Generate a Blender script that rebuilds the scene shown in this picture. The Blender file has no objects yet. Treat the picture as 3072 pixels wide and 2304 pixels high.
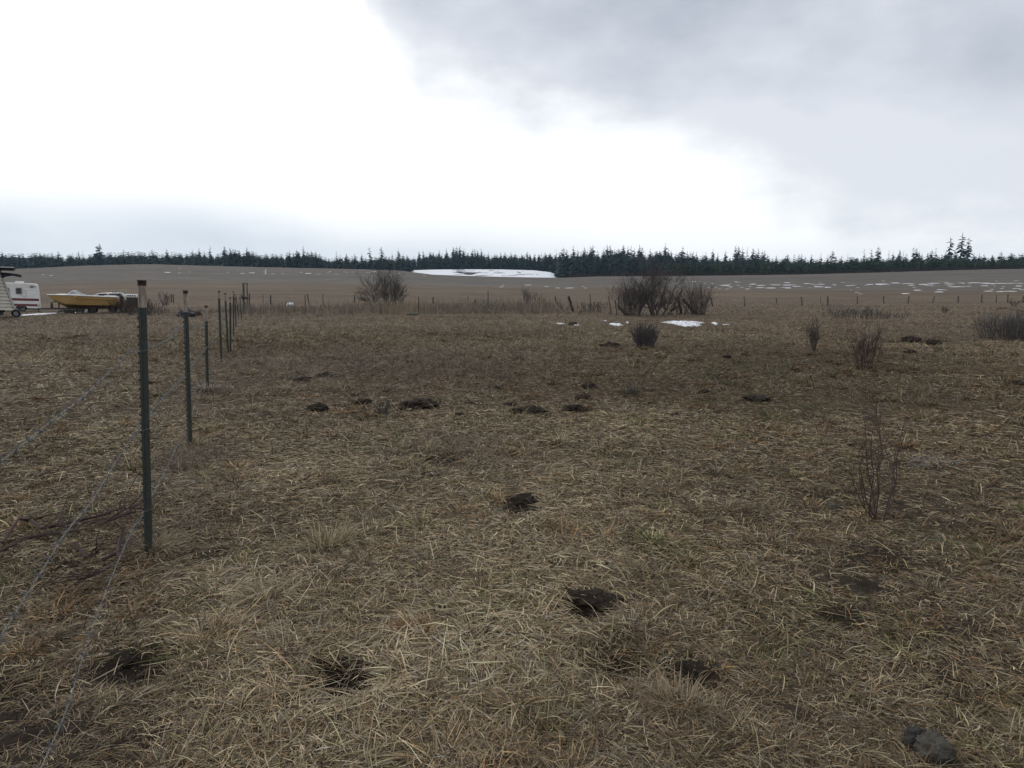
import bpy, bmesh, math, random, time
import numpy as np
from mathutils import Vector, Matrix, noise as mnoise

# ------------------------------------------------------------------ camera, world, sun, exposure
sc = bpy.context.scene
COL = sc.collection
R = math.radians
CX, CY, F = 1536.0, 1152.0, 2130.0          # photo pixels
PITCH = math.atan(287 / F)
H = 1.6
cam_d = bpy.data.cameras.new('camera')
cam = bpy.data.objects.new('camera', cam_d); COL.objects.link(cam)
cam.location = (0, 0, H); cam.rotation_euler = (R(90) - PITCH, 0, 0)
cam_d.sensor_width = 36; cam_d.lens = 36 * F / 3072
cam_d.clip_start = 0.05; cam_d.clip_end = 12000
sc.camera = cam
sc.view_settings.view_transform = 'Standard'; sc.view_settings.look = 'None'
sc.view_settings.exposure = 0.0; sc.view_settings.gamma = 1
sc.cycles.max_bounces = 5; sc.cycles.diffuse_bounces = 3; sc.cycles.volume_bounces = 0
sc.cycles.glossy_bounces = 2; sc.cycles.transmission_bounces = 3; sc.cycles.transparent_max_bounces = 4

SUN_AZ, SUN_EL = R(-28), R(42)
sun_d = bpy.data.lights.new('sun', 'SUN'); sun_d.energy = 0.9; sun_d.angle = R(18); sun_d.color = (1, .96, .9)
sun = bpy.data.objects.new('sun', sun_d); COL.objects.link(sun)
sdir = Vector((math.sin(SUN_AZ) * math.cos(SUN_EL), math.cos(SUN_AZ) * math.cos(SUN_EL), math.sin(SUN_EL)))
sun.rotation_euler = (-sdir).to_track_quat('-Z', 'Y').to_euler(); sun.location = (0, 0, 60)

def rayd(px, py):
    u = (np.asarray(px, float) - CX) / F; v = (CY - np.asarray(py, float)) / F
    cp, sp = math.cos(PITCH), math.sin(PITCH)
    u, v = np.broadcast_arrays(u, v)
    return np.stack([u, cp + v * sp, -sp + v * cp], -1)

def azel(px, py):
    d = rayd(px, py); d = d / np.linalg.norm(d)
    return math.atan2(d[0], d[1]), math.asin(d[2])

def nd(nt, typ, **kw):
    n = nt.nodes.new(typ)
    for k, v in kw.items(): setattr(n, k, v)
    return n

def mth(nt, op, a, b=None, c=None, clamp=False):
    n = nt.nodes.new('ShaderNodeMath'); n.operation = op; n.use_clamp = clamp
    for i, x in enumerate((a, b, c)):
        if x is None: continue
        if isinstance(x, (int, float)): n.inputs[i].default_value = x
        else: nt.links.new(x, n.inputs[i])
    return n.outputs[0]

def mixc(nt, fac, a, b, bt='MIX'):
    n = nt.nodes.new('ShaderNodeMix'); n.data_type = 'RGBA'; n.blend_type = bt
    for s, x in ((n.inputs[0], fac), (n.inputs[6], a), (n.inputs[7], b)):
        if isinstance(x, (int, float)): s.default_value = x
        elif isinstance(x, tuple): s.default_value = (*x, 1) if len(x) == 3 else x
        else: nt.links.new(x, s)
    return n.outputs[2]

def sstep(nt, x, lo, hi):
    n = nt.nodes.new('ShaderNodeMapRange'); n.interpolation_type = 'SMOOTHSTEP'
    nt.links.new(x, n.inputs[0]); n.inputs[1].default_value = lo; n.inputs[2].default_value = hi
    return n.outputs[0]

def curve_az(nt, az, pts):
    """piecewise elevation as a function of azimuth, through a colour ramp"""
    m = nt.nodes.new('ShaderNodeMapRange'); nt.links.new(az, m.inputs[0])
    m.inputs[1].default_value = -1.6; m.inputs[2].default_value = 1.6
    r = nt.nodes.new('ShaderNodeValToRGB'); nt.links.new(m.outputs[0], r.inputs[0])
    r.color_ramp.interpolation = 'EASE'
    el = r.color_ramp.elements
    while len(el) > 1: el.remove(el[0])
    for i, (a, e) in enumerate(pts):
        k = el[0] if i == 0 else el.new((a + 1.6) / 3.2)
        k.position = (a + 1.6) / 3.2; g = e / 1.6; k.color = (g, g, g, 1)
    return mth(nt, 'MULTIPLY', r.outputs[0], 1.6)

world = bpy.data.worlds.new('World'); sc.world = world; world.use_nodes = True
wt = world.node_tree; wt.nodes.clear()
tc = nd(wt, 'ShaderNodeTexCoord'); sep = nd(wt, 'ShaderNodeSeparateXYZ')
wt.links.new(tc.outputs['Generated'], sep.inputs[0])
az = mth(wt, 'ARCTAN2', sep.outputs[0], sep.outputs[1]); el = mth(wt, 'ARCSINE', sep.outputs[2])
def wnoise(scale, sx, sy, sz, detail=5, rough=.55, off=(0, 0, 0)):
    mp = nd(wt, 'ShaderNodeMapping'); mp.inputs['Scale'].default_value = (sx, sy, sz); mp.inputs['Location'].default_value = off
    wt.links.new(tc.outputs['Generated'], mp.inputs[0])
    n = nd(wt, 'ShaderNodeTexNoise'); n.inputs['Scale'].default_value = scale; n.inputs['Detail'].default_value = detail
    n.inputs['Roughness'].default_value = rough; wt.links.new(mp.outputs[0], n.inputs[0])
    return mth(wt, 'SUBTRACT', n.outputs[0], 0.5)
n1 = wnoise(3.2, 1, 1, 2.4, 4, .5); n2 = wnoise(5, 1, 1, 2.2, 5, .5, (3, 1, 2)); n3 = wnoise(2.0, 1, 1, 3.2, 4, .5, (7, 4, 1))
n4 = wnoise(9, 1, 1, 1.8, 6, .6, (1, 5, 2))
edge = [azel(*p) for p in ((1000, -420), (1120, 0), (1190, 140), (1270, 255), (1500, 275), (1640, 330), (1800, 388), (1990, 420), (2100, 490), (2260, 540), (2400, 600), (2560, 680), (3072, 730))]
edge = [(-1.5, 1.3), (-.6, 1.2)] + edge + [(1.2, .05), (1.55, .05)]
elb = curve_az(wt, az, edge)
d = mth(wt, 'ADD', mth(wt, 'SUBTRACT', el, elb), mth(wt, 'MULTIPLY', n1, .16))
cl = sstep(wt, mth(wt, 'ADD', d, mth(wt, 'MULTIPLY', n4, .09)), -.035, .055)
ragged = sstep(wt, d, -.02, .26)
dark = mth(wt, 'ADD', mth(wt, 'ADD', mth(wt, 'MULTIPLY', ragged, .62), mth(wt, 'MULTIPLY', n2, 1.9)), mth(wt, 'MULTIPLY', n4, .6))
a0, e0 = azel(1930, 90); gq = mth(wt, 'ADD', mth(wt, 'POWER', mth(wt, 'DIVIDE', mth(wt, 'SUBTRACT', az, a0), .20), 2), mth(wt, 'POWER', mth(wt, 'DIVIDE', mth(wt, 'SUBTRACT', el, e0), .12), 2))
dark = mth(wt, 'ADD', mth(wt, 'SUBTRACT', dark, .12), mth(wt, 'MULTIPLY', mth(wt, 'EXPONENT', mth(wt, 'MULTIPLY', gq, -1)), .42), clamp=True)
lowf = sstep(wt, mth(wt, 'ADD', el, mth(wt, 'MULTIPLY', n3, .1)), .05, .30)
greyc = mixc(wt, dark, (.80, .83, .89), (.47, .515, .59))
greyc = mixc(wt, lowf, (.84, .87, .92), greyc)
# thin pale blue veil low in the left and centre
veil_el = curve_az(wt, az, [(-1.5, .16)] + [azel(*p) for p in ((0, 560), (400, 590), (760, 630), (1000, 680), (1300, 660), (1600, 680), (2100, 760))] + [(1.5, .02)])
veil = sstep(wt, mth(wt, 'SUBTRACT', mth(wt, 'ADD', veil_el, mth(wt, 'MULTIPLY', n3, .09)), el), -.02, .06)
veil = mth(wt, 'MULTIPLY', veil, mth(wt, 'ADD', .75, mth(wt, 'MULTIPLY', n2, 1.2)), clamp=True)
bright = mixc(wt, veil, (1.18, 1.19, 1.2), (.74, .81, .90))
cloud = mixc(wt, cl, bright, greyc)
b1 = nd(wt, 'ShaderNodeBackground'); wt.links.new(cloud, b1.inputs[0]); b1.inputs[1].default_value = 1.0
sky = nd(wt, 'ShaderNodeTexSky'); sky.sky_type = 'NISHITA'; sky.sun_disc = False
sky.sun_elevation = SUN_EL; sky.sun_rotation = SUN_AZ
b2 = nd(wt, 'ShaderNodeBackground'); wt.links.new(sky.outputs[0], b2.inputs[0]); b2.inputs[1].default_value = .1
ms = nd(wt, 'ShaderNodeMixShader'); ms.inputs[0].default_value = .05
wt.links.new(b1.outputs[0], ms.inputs[1]); wt.links.new(b2.outputs[0], ms.inputs[2])
wo = nd(wt, 'ShaderNodeOutputWorld'); wt.links.new(ms.outputs[0], wo.inputs[0])
world.cycles.sampling_method = 'MANUAL'; world.cycles.sample_map_resolution = 512

# ------------------------------------------------------------------ helpers
rnd = random.Random(11)
def vn(x, y, seed=0):
    x = np.asarray(x, float); y = np.asarray(y, float)
    xi = np.floor(x).astype(np.int64); yi = np.floor(y).astype(np.int64)
    fx = x - xi; fy = y - yi; fx = fx * fx * (3 - 2 * fx); fy = fy * fy * (3 - 2 * fy)
    def h(a, b):
        n = (a * 374761393 + b * 668265263 + seed * 1274126177) & 0xffffffff
        n = ((n ^ (n >> 13)) * 1274126177) & 0xffffffff
        n = n ^ (n >> 16)
        return (n & 0xffff) / 65535.0
    return ((h(xi, yi) * (1 - fx) + h(xi + 1, yi) * fx) * (1 - fy) + (h(xi, yi + 1) * (1 - fx) + h(xi + 1, yi + 1) * fx) * fy) * 2 - 1
def fbm(x, y, seed=0, o=3):
    s = 0; a = 1; t = 0
    for i in range(o):
        s = s + a * vn(x * 2 ** i + 17.3 * i, y * 2 ** i - 9.1 * i, seed + i); t += a; a *= .5
    return s / t
def smooth(x, a, b):
    t = np.clip((np.asarray(x, float) - a) / (b - a), 0, 1); return t * t * (3 - 2 * t)
def slope_of_row(row):
    dd = rayd(CX, row); return dd[..., 2] / dd[..., 1]

# apparent row of the crest of the far field, photo column by photo column
CR_X = [-1500, 0, 110, 250, 400, 460, 560, 700, 900, 1000, 1100, 1200, 1300, 1400, 1500, 1600, 1690, 1800, 2000, 2200, 2400, 2640, 2800, 2950, 3072, 4600]
CR_Y = [812, 808, 804, 797, 793, 792.5, 795, 799, 803.5, 805.5, 808, 811.5, 824, 827, 830, 832, 833, 829, 828, 826, 823, 817, 812, 808, 806, 803]
H2_X = [-1500, 1180, 1215, 1300, 1400, 1500, 1600, 1650, 1690, 1720, 1800, 1960, 2080, 2300, 4600]
H2_Y = [836, 836, 812, 809.5, 808.5, 809, 811.5, 817, 832, 828, 818, 817, 832, 846, 834]
HOLES = []           # (x, y, radius, depth)
def terr(x, y):
    x = np.asarray(x, float); y = np.asarray(y, float)
    yy = np.maximum(y, 20.0)
    px = CX + F * 1.009 * x / yy
    ec = slope_of_row(np.interp(px, CR_X, CR_Y)); e2 = slope_of_row(np.interp(px, H2_X, H2_Y))
    Y0, Y1 = 75.0, 470.0
    zc = H + ec * Y1
    t = np.clip((yy - Y0) / (Y1 - Y0), 0, 1)
    z = zc * t ** 1.2
    e = np.where(yy < 525, ec - .006 * (yy - 470) / 55, ec - .006 + (e2 - ec + .006) * np.clip((yy - 525) / 195, 0, 1))
    e = np.where(yy > 720, e2 - .004 * np.clip((yy - 720) / 200, 0, 1) - .004 * np.clip((yy - 920) / 2000, 0, 1), e)
    z = np.where(yy > Y1, H + e * yy, z)
    r = np.hypot(x, y)
    # gentle swells, tussocks and the low ground where the vehicles stand
    z = z + .07 * fbm(x / 11, y / 11, 3, 2) * smooth(r, 6, 25) * (1 - smooth(r, 120, 300)) + .5 * fbm(x / 60, y / 60, 5, 2) * smooth(r, 120, 260) * (1 - smooth(r, 330, 440))
    z = z - .38 * smooth(y, 47, 56) * (1 - smooth(y, 80, 100)) * (1 - smooth(x, -24, -15))
    near = 1 - smooth(r, 25, 60)
    tus = vn(x * 2.2, y * 2.2, 21)
    z = z + near * (.035 * fbm(x * .9, y * .9, 8, 2) + .03 * np.maximum(tus, 0) ** 1.5 + .012 * vn(x * 6, y * 6, 9))
    for hx, hy, hr, hd in HOLES:
        q = np.hypot(x - hx, (y - hy)) / hr
        z = z - hd * np.exp(-(q ** 4))
    return z
def ground_many(px, py):
    px = np.atleast_1d(np.asarray(px, float)); py = np.atleast_1d(np.asarray(py, float))
    dd = rayd(px, py); dd = dd / dd[:, 1:2]
    Yg = np.exp(np.linspace(math.log(.8), math.log(2400), 640))
    p = dd[:, None, :] * Yg[None, :, None]
    below = p[..., 2] + H < terr(p[..., 0], p[..., 1])
    i = np.where(below.any(1), below.argmax(1), 639); i = np.maximum(i, 1)
    hi = Yg[i]; lo = Yg[i - 1]
    for _ in range(16):
        m = (lo + hi) / 2; p = dd * m[:, None]
        b = p[:, 2] + H < terr(p[:, 0], p[:, 1])
        hi = np.where(b, m, hi); lo = np.where(b, lo, m)
    p = dd * hi[:, None]
    return np.stack([p[:, 0], p[:, 1], terr(p[:, 0], p[:, 1])], -1)
def G(px, py): return Vector(ground_many([px], [py])[0])
def at(px, py, Y):
    dd = rayd(px, py); t = Y / dd[1]; return Vector((dd[0] * t, Y, H + dd[2] * t))
def T(x, y): return float(terr(x, y))

# dug holes in the sod (photo pixel, radius m, depth m)
for px, py, r_, d_ in ((1765, 1838, .15, .10), (1560, 1535, .13, .07), (1010, 2070, .15, .10), (2085, 2035, .11, .07), (1850, 2010, .14, .06), (390, 2030, .16, .06), (960, 1655, .14, .05), (30, 2120, .2, .05), (2650, 1705, .2, .05), (2530, 1870, .12, .05), (1330, 1385, .2, .05)):
    dd = rayd(px, py); t = -H / dd[2]; HOLES.append((dd[0] * t, dd[1] * t, r_, d_))

def tag(o, label=None, cat=None, group=None, kind=None):
    if label: o['label'] = label
    if cat: o['category'] = cat
    if group: o['group'] = group
    if kind: o['kind'] = kind
    return o
def empty(name, loc, rz=0, rot=None):
    o = bpy.data.objects.new(name, None); COL.objects.link(o); o.location = loc
    o.rotation_euler = rot if rot else (0, 0, rz); o.empty_display_size = .2
    return o
class MB:
    def __init__(s): s.v = []; s.f = []
    def add(s, v, f):
        b = len(s.v); s.v += [tuple(p) for p in v]; s.f += [tuple(b + i for i in q) for q in f]
    def box(s, c, d, rot=None):
        v = [Vector((x * d[0] / 2, y * d[1] / 2, z * d[2] / 2)) for x in (-1, 1) for y in (-1, 1) for z in (-1, 1)]
        if rot: v = [rot @ p for p in v]
        c = Vector(c); v = [p + c for p in v]
        s.add(v, [(0, 1, 3, 2), (4, 6, 7, 5), (0, 4, 5, 1), (2, 3, 7, 6), (0, 2, 6, 4), (1, 5, 7, 3)])
    def tube(s, pts, rad, n=5, cap=True):
        pts = [Vector(p) for p in pts]; k = len(pts)
        if isinstance(rad, (int, float)): rad = [rad] * k
        v = []; up = None
        for i, p in enumerate(pts):
            d = (pts[min(i + 1, k - 1)] - pts[max(i - 1, 0)])
            d = d.normalized() if d.length > 1e-9 else Vector((0, 0, 1))
            if up is None: up = Vector((0, 0, 1)) if abs(d.z) < .9 else Vector((1, 0, 0))
            a = d.cross(up); a = a.normalized() if a.length > 1e-6 else Vector((1, 0, 0))
            b = a.cross(d).normalized(); up = b
            for j in range(n):
                t = 2 * math.pi * j / n; v.append(p + (a * math.cos(t) + b * math.sin(t)) * rad[i])
        f = [(i * n + j, i * n + (j + 1) % n, (i + 1) * n + (j + 1) % n, (i + 1) * n + j) for i in range(k - 1) for j in range(n)]
        if cap: f.append(tuple(range(n))[::-1]); f.append(tuple((k - 1) * n + j for j in range(n)))
        s.add(v, f)
    def prism(s, poly, y0, y1):
        """polygon in local x,z extruded along y"""
        n = len(poly)
        s.add([(x, y0, z) for x, z in poly] + [(x, y1, z) for x, z in poly],
              [tuple(range(n)), tuple(range(2 * n - 1, n - 1, -1))] + [(i, n + i, n + (i + 1) % n, (i + 1) % n) for i in range(n)])
    def mesh(s, name, m, smooth_=False):
        me = bpy.data.meshes.new(name); me.from_pydata(s.v, [], s.f); me.update()
        bm = bmesh.new(); bm.from_mesh(me); bmesh.ops.recalc_face_normals(bm, faces=bm.faces); bm.to_mesh(me); bm.free()
        if m: me.materials.append(m)
        if smooth_: me.shade_smooth()
        return me
    def build(s, name, m, parent=None, smooth_=False):
        o = bpy.data.objects.new(name, s.mesh(name, m, smooth_)); COL.objects.link(o)
        if parent: o.parent = parent
        return o
def bevel(o, w, seg=2):
    md = o.modifiers.new('bevel', 'BEVEL'); md.width = w; md.segments = seg; md.limit_method = 'ANGLE'
def copy_tree(o, parent=None):
    c = o.copy(); COL.objects.link(c); c.parent = parent
    for ch in o.children: copy_tree(ch, c)
    return c

def mat(name, c1, c2=None, scale=5, rough=.8, metal=0, bump=0, detail=4, stretch=None, spec=.3, rand=0):
    m = bpy.data.materials.new(name); m.use_nodes = True; nt = m.node_tree
    p = nt.nodes['Principled BSDF']; p.inputs['Roughness'].default_value = rough; p.inputs['Metallic'].default_value = metal
    p.inputs['Specular IOR Level'].default_value = spec
    t = nt.nodes.new('ShaderNodeTexCoord'); n = nt.nodes.new('ShaderNodeTexNoise')
    n.inputs['Scale'].default_value = scale; n.inputs['Detail'].default_value = detail; n.inputs['Roughness'].default_value = .65
    if stretch:
        mp = nt.nodes.new('ShaderNodeMapping'); mp.inputs['Scale'].default_value = stretch
        nt.links.new(t.outputs['Object'], mp.inputs[0]); nt.links.new(mp.outputs[0], n.inputs[0])
    else: nt.links.new(t.outputs['Object'], n.inputs[0])
    c2 = c2 or tuple(x * .7 for x in c1)
    r = nt.nodes.new('ShaderNodeValToRGB'); r.color_ramp.elements[0].position = .33; r.color_ramp.elements[1].position = .67
    r.color_ramp.elements[0].color = (*c1, 1); r.color_ramp.elements[1].color = (*c2, 1)
    nt.links.new(n.outputs[0], r.inputs[0]); colr = r.outputs[0]
    if rand:
        oi = nt.nodes.new('ShaderNodeObjectInfo'); mr = nt.nodes.new('ShaderNodeMapRange')
        nt.links.new(oi.outputs['Random'], mr.inputs[0]); mr.inputs[3].default_value = 1 - rand; mr.inputs[4].default_value = 1 + rand
        hs = nt.nodes.new('ShaderNodeHueSaturation'); nt.links.new(colr, hs.inputs['Color']); nt.links.new(mr.outputs[0], hs.inputs['Value'])
        colr = hs.outputs[0]
    nt.links.new(colr, p.inputs['Base Color'])
    if bump:
        b = nt.nodes.new('ShaderNodeBump'); b.inputs['Strength'].default_value = bump; b.inputs['Distance'].default_value = .02
        nt.links.new(n.outputs[0], b.inputs['Height']); nt.links.new(b.outputs[0], p.inputs['Normal'])
    return m
M = dict(
    needles=mat('needles', (.018, .032, .036), (.028, .046, .044), 40, .9, spec=.1, rand=.35),
    needles_light=mat('needles_light', (.045, .065, .030), (.030, .048, .028), 40, .9, spec=.1, rand=.3),
    wood_mass=mat('wood_mass', (.018, .031, .033), (.030, .046, .041), .12, .9, spec=.1),
    larch=mat('larch', (.10, .085, .065), (.06, .05, .045), 30, .9, spec=.1),
    twig_dark=mat('twig_dark', (.105, .093, .090), (.060, .053, .053), 10, .9, spec=.1),
    bark=mat('bark', (.055, .045, .038), (.035, .030, .027), 12, .9, spec=.1),
    bark_grey=mat('bark_grey', (.105, .095, .088), (.058, .050, .047), 14, .9, spec=.1),
    twig=mat('twig', (.110, .094, .092), (.068, .057, .058), 10, .9, spec=.1),
    twig_red=mat('twig_red', (.085, .058, .052), (.05, .037, .036), 10, .9, spec=.1),
    twig_grey=mat('twig_grey', (.105, .100, .094), (.065, .062, .059), 10, .9, spec=.1),
    old_wood=mat('old_wood', (.13, .115, .10), (.06, .05, .045), 9, .9, bump=.4, stretch=(3, 3, .6), spec=.1),
    log_wood=mat('log_wood', (.16, .155, .13), (.08, .08, .065), 6, .9, bump=.4, spec=.1),
    log_dark=mat('log_dark', (.055, .050, .044), (.03, .027, .025), 8, .9, bump=.4, spec=.1),
    post_green=mat('post_green', (.026, .036, .032), (.042, .048, .040), 30, .6, bump=.15),
    post_white=mat('post_white', (.40, .37, .31), (.16, .11, .08), 55, .8, bump=.2, detail=8, stretch=(1, 1, .3)),
    rust=mat('rust', (.095, .042, .032), (.05, .028, .024), 60, .9, bump=.3),
    wire=mat('wire', (.20, .192, .18), (.10, .096, .09), 60, .7, .2),
    soil=mat('soil', (.050, .039, .031), (.018, .014, .012), 26, .95, bump=.9, detail=8, spec=.1),
    soil_red=mat('soil_red', (.075, .045, .035), (.035, .022, .018), 20, .95, bump=.9, detail=8, spec=.1),
    stone=mat('stone', (.085, .077, .064), (.03, .028, .022), 14, .9, bump=.9, detail=8),
    stone_dark=mat('stone_dark', (.04, .038, .036), (.022, .021, .02), 20, .9, bump=.5, detail=8),
    snow=mat('snow', (.78, .80, .84), (.60, .62, .66), .8, .7, bump=.1),
    white_paint=mat('white_paint', (.72, .72, .70), (.60, .60, .57), 1.6, .5),
    siding=mat('siding', (.56, .53, .46), (.44, .41, .35), 1.2, .7),
    trim=mat('trim', (.26, .245, .22), (.2, .18, .16), 4, .7),
    tar=mat('tar', (.05, .05, .058), (.03, .03, .034), 6, .8),
    maroon=mat('maroon', (.17, .042, .048), (.12, .035, .04), 2, .5),
    glass=mat('glass', (.022, .024, .034), (.04, .042, .055), 1.5, .15, spec=.6),
    rubber=mat('rubber', (.022, .022, .024), (.014, .014, .015), 8, .85),
    rim=mat('rim', (.30, .31, .33), (.16, .16, .17), 8, .5, .4),
    yellow=mat('yellow', (.37, .24, .085), (.29, .185, .065), 1.3, .35, stretch=(1, 1, 3), spec=.5),
    yellow_low=mat('yellow_low', (.27, .19, .05), (.15, .11, .035), 2, .5),
    boat_stripe=mat('boat_stripe', (.22, .13, .04), (.16, .09, .03), 3, .5),
    silver=mat('silver', (.52, .53, .55), (.42, .43, .45), 2, .3, .2, spec=.5),
    steel=mat('steel', (.06, .05, .048), (.035, .03, .03), 8, .7, .2),
    plexi=mat('plexi', (.30, .32, .36), (.22, .24, .28), 4, .25, spec=.6),
    tarp=mat('tarp', (.035, .038, .055), (.02, .02, .03), 5, .6),
    old_snow=mat('old_snow', (.60, .61, .63), (.36, .35, .34), .9, .8),
    plastic=mat('plastic', (.62, .66, .66), (.5, .53, .54), 5, .6),
)

# ------------------------------------------------------------------ ground sheet
def grid_mesh(name, P, ncol_closed, nr, nc):
    me = bpy.data.meshes.new(name)
    return me
def np_mesh(name, co, quads, colors=None, mats=()):
    me = bpy.data.meshes.new(name)
    me.vertices.add(len(co)); me.vertices.foreach_set('co', np.ascontiguousarray(co, np.float32).ravel())
    nq = len(quads); k = quads.shape[1]
    me.loops.add(nq * k); me.loops.foreach_set('vertex_index', np.ascontiguousarray(quads, np.int32).ravel())
    me.polygons.add(nq); me.polygons.foreach_set('loop_start', np.arange(0, nq * k, k, dtype=np.int32))
    me.update(calc_edges=True)
    if colors is not None:
        a = me.color_attributes.new('tint', 'FLOAT_COLOR', 'POINT')
        c = np.ones((len(co), 4), np.float32); c[:, :3] = colors; a.data.foreach_set('color', c.ravel())
    for m in mats: me.materials.append(m)
    o = bpy.data.objects.new(name, me); COL.objects.link(o)
    return o

def field_edge(x, y):
    px = CX + F * 1.009 * x / np.maximum(y, 20)
    return np.interp(px, [-500, 0, 900, 1500, 1900, 2300, 3072, 3600], [150, 160, 168, 195, 175, 140, 126, 122]) + 6 * fbm(x / 25, y / 25, 31, 2)
# bare, pale and green patches, from photo pixels: (px, py, radius m, amount)
def spots(lst):
    g = ground_many([a[0] for a in lst], [a[1] for a in lst])
    return [(g[i][0], g[i][1], lst[i][2], lst[i][3]) for i in range(len(lst))]
BARE = spots([(20, 2130, .3, .45), (60, 2260, .25, .4), (380, 2010, .15, .7), (420, 2070, .12, .8), (1765, 1845, .15, 1.7), (1010, 2075, .15, 1.6), (1110, 2070, .06, 1.5), (1560, 1540, .13, 1.6), (2085, 2038, .10, 1.5), (1850, 2020, .16, 1.2),
              (2680, 1700, .22, .6), (2530, 1870, .13, .6), (2880, 1890, .2, .45), (2330, 2140, .14, .6), (2600, 1760, .1, .6), (2800, 1740, .1, .6), (1950, 2240, .1, .6), (2230, 1960, .09, .6), (1450, 2140, .07, .7), (1950, 1800, .08, .6), (960, 1655, .2, .8), (1330, 1385, .25, .8), (1370, 1690, .12, .9), (200, 1720, .3, .6), (640, 1660, .15, .7), (2720, 1500, .25, .5), (2450, 1480, .2, .5), (2250, 1330, .4, .45), (480, 2190, .2, .6), (2900, 2050, .15, .4), (1350, 1330, .3, .5), (700, 1240, .4, .4), (1900, 1370, .35, .5)])
PALE = spots([(1000, 2230, .5, .9), (700, 1950, .4, .6), (1500, 1720, .7, .6), (1250, 1990, .4, .5), (760, 1750, .4, .5), (2750, 1260, .9, .5), (350, 1280, .9, .35), (1600, 1960, .3, .6), (150, 1150, 2, .3), (2950, 1200, 1.2, .4), (900, 1420, .7, .4), (1900, 1280, .8, .35)])
GREEN = spots([(2060, 1660, .2, .6), (1960, 1640, .2, .6), (200, 1580, .35, .6), (2350, 1830, .2, .35), (2520, 1880, .22, .35), (1880, 1990, .16, .45), (2750, 1610, .18, .8), (2900, 1640, .2, .6), (2420, 1230, .5, .5), (480, 1990, .2, .4), (2260, 1110, 3, .6), (1460, 1002, 5, .6), (620, 1020, 3.5, .4), (980, 1030, 3, .35), (2300, 1960, .18, .3), (2130, 1203, .3, 1.0), (1480, 1830, .15, .5)])
OLIVE = spots([(1750, 1100, 3.5, .8), (2000, 1120, 3, .8), (2500, 1110, 5, .9), (1300, 1090, 4, .5), (2750, 1130, 4, .8), (1600, 1080, 4, .7), (600, 1060, 2.5, .6), (880, 1030, 5, .5), (2250, 960, 6, .5), (1450, 955, 6, .5)])
def spotsum(L, x, y):
    s = np.zeros_like(np.asarray(x, float))
    for a, b, r, k in L:
        q = ((x - a) ** 2 + (y - b) ** 2) / (r * r)
        s = s + k * np.exp(-q)
    return s
def fields(x, y):
    r = np.hypot(x, y)
    w = 1 + .5 * vn(x * 3, y * 3, 77)
    n_big = fbm(x / 2.2, y / 2.2, 41, 3); n_mid = fbm(x * 1.3, y * 1.3, 43, 3)
    far = smooth(r, 12, 40)
    n_far = fbm(x / 9, y / 5, 47, 3)
    bare = spotsum(BARE, x, y) * w + .9 * np.maximum(n_mid - .28, 0) * 1.3 + .6 * np.maximum(fbm(x / .9, y / .9, 51, 2) - .25, 0)
    pale = spotsum(PALE, x, y) * w + .45 * n_big + .25 * n_mid + .75 * fbm(x / 6, y / 3.2, 45, 3) * smooth(r, 6, 13)
    green = spotsum(GREEN, x, y) * w + .8 * np.maximum(fbm(x / 1.4, y / 1.4, 53, 3) - .34, 0)
    olive = spotsum(OLIVE, x, y) + far * (.5 * n_far) + .5 * np.maximum(fbm(x / 5, y / 2.4, 48, 3) - .05, 0) * smooth(r, 7, 14)
    # right foreground is a thinner, darker mat, bottom left trodden to mud
    side = smooth(x / np.maximum(y, .5), .15, .55) * (1 - smooth(r, 5, 12))
    mud = (1 - smooth(x / np.maximum(y, .5), -.75, -.3)) * (1 - smooth(r, 2.6, 4.6))
    return bare + .2 * side + .14 * mud, pale - .35 * side - .4 * mud, green, olive

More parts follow.
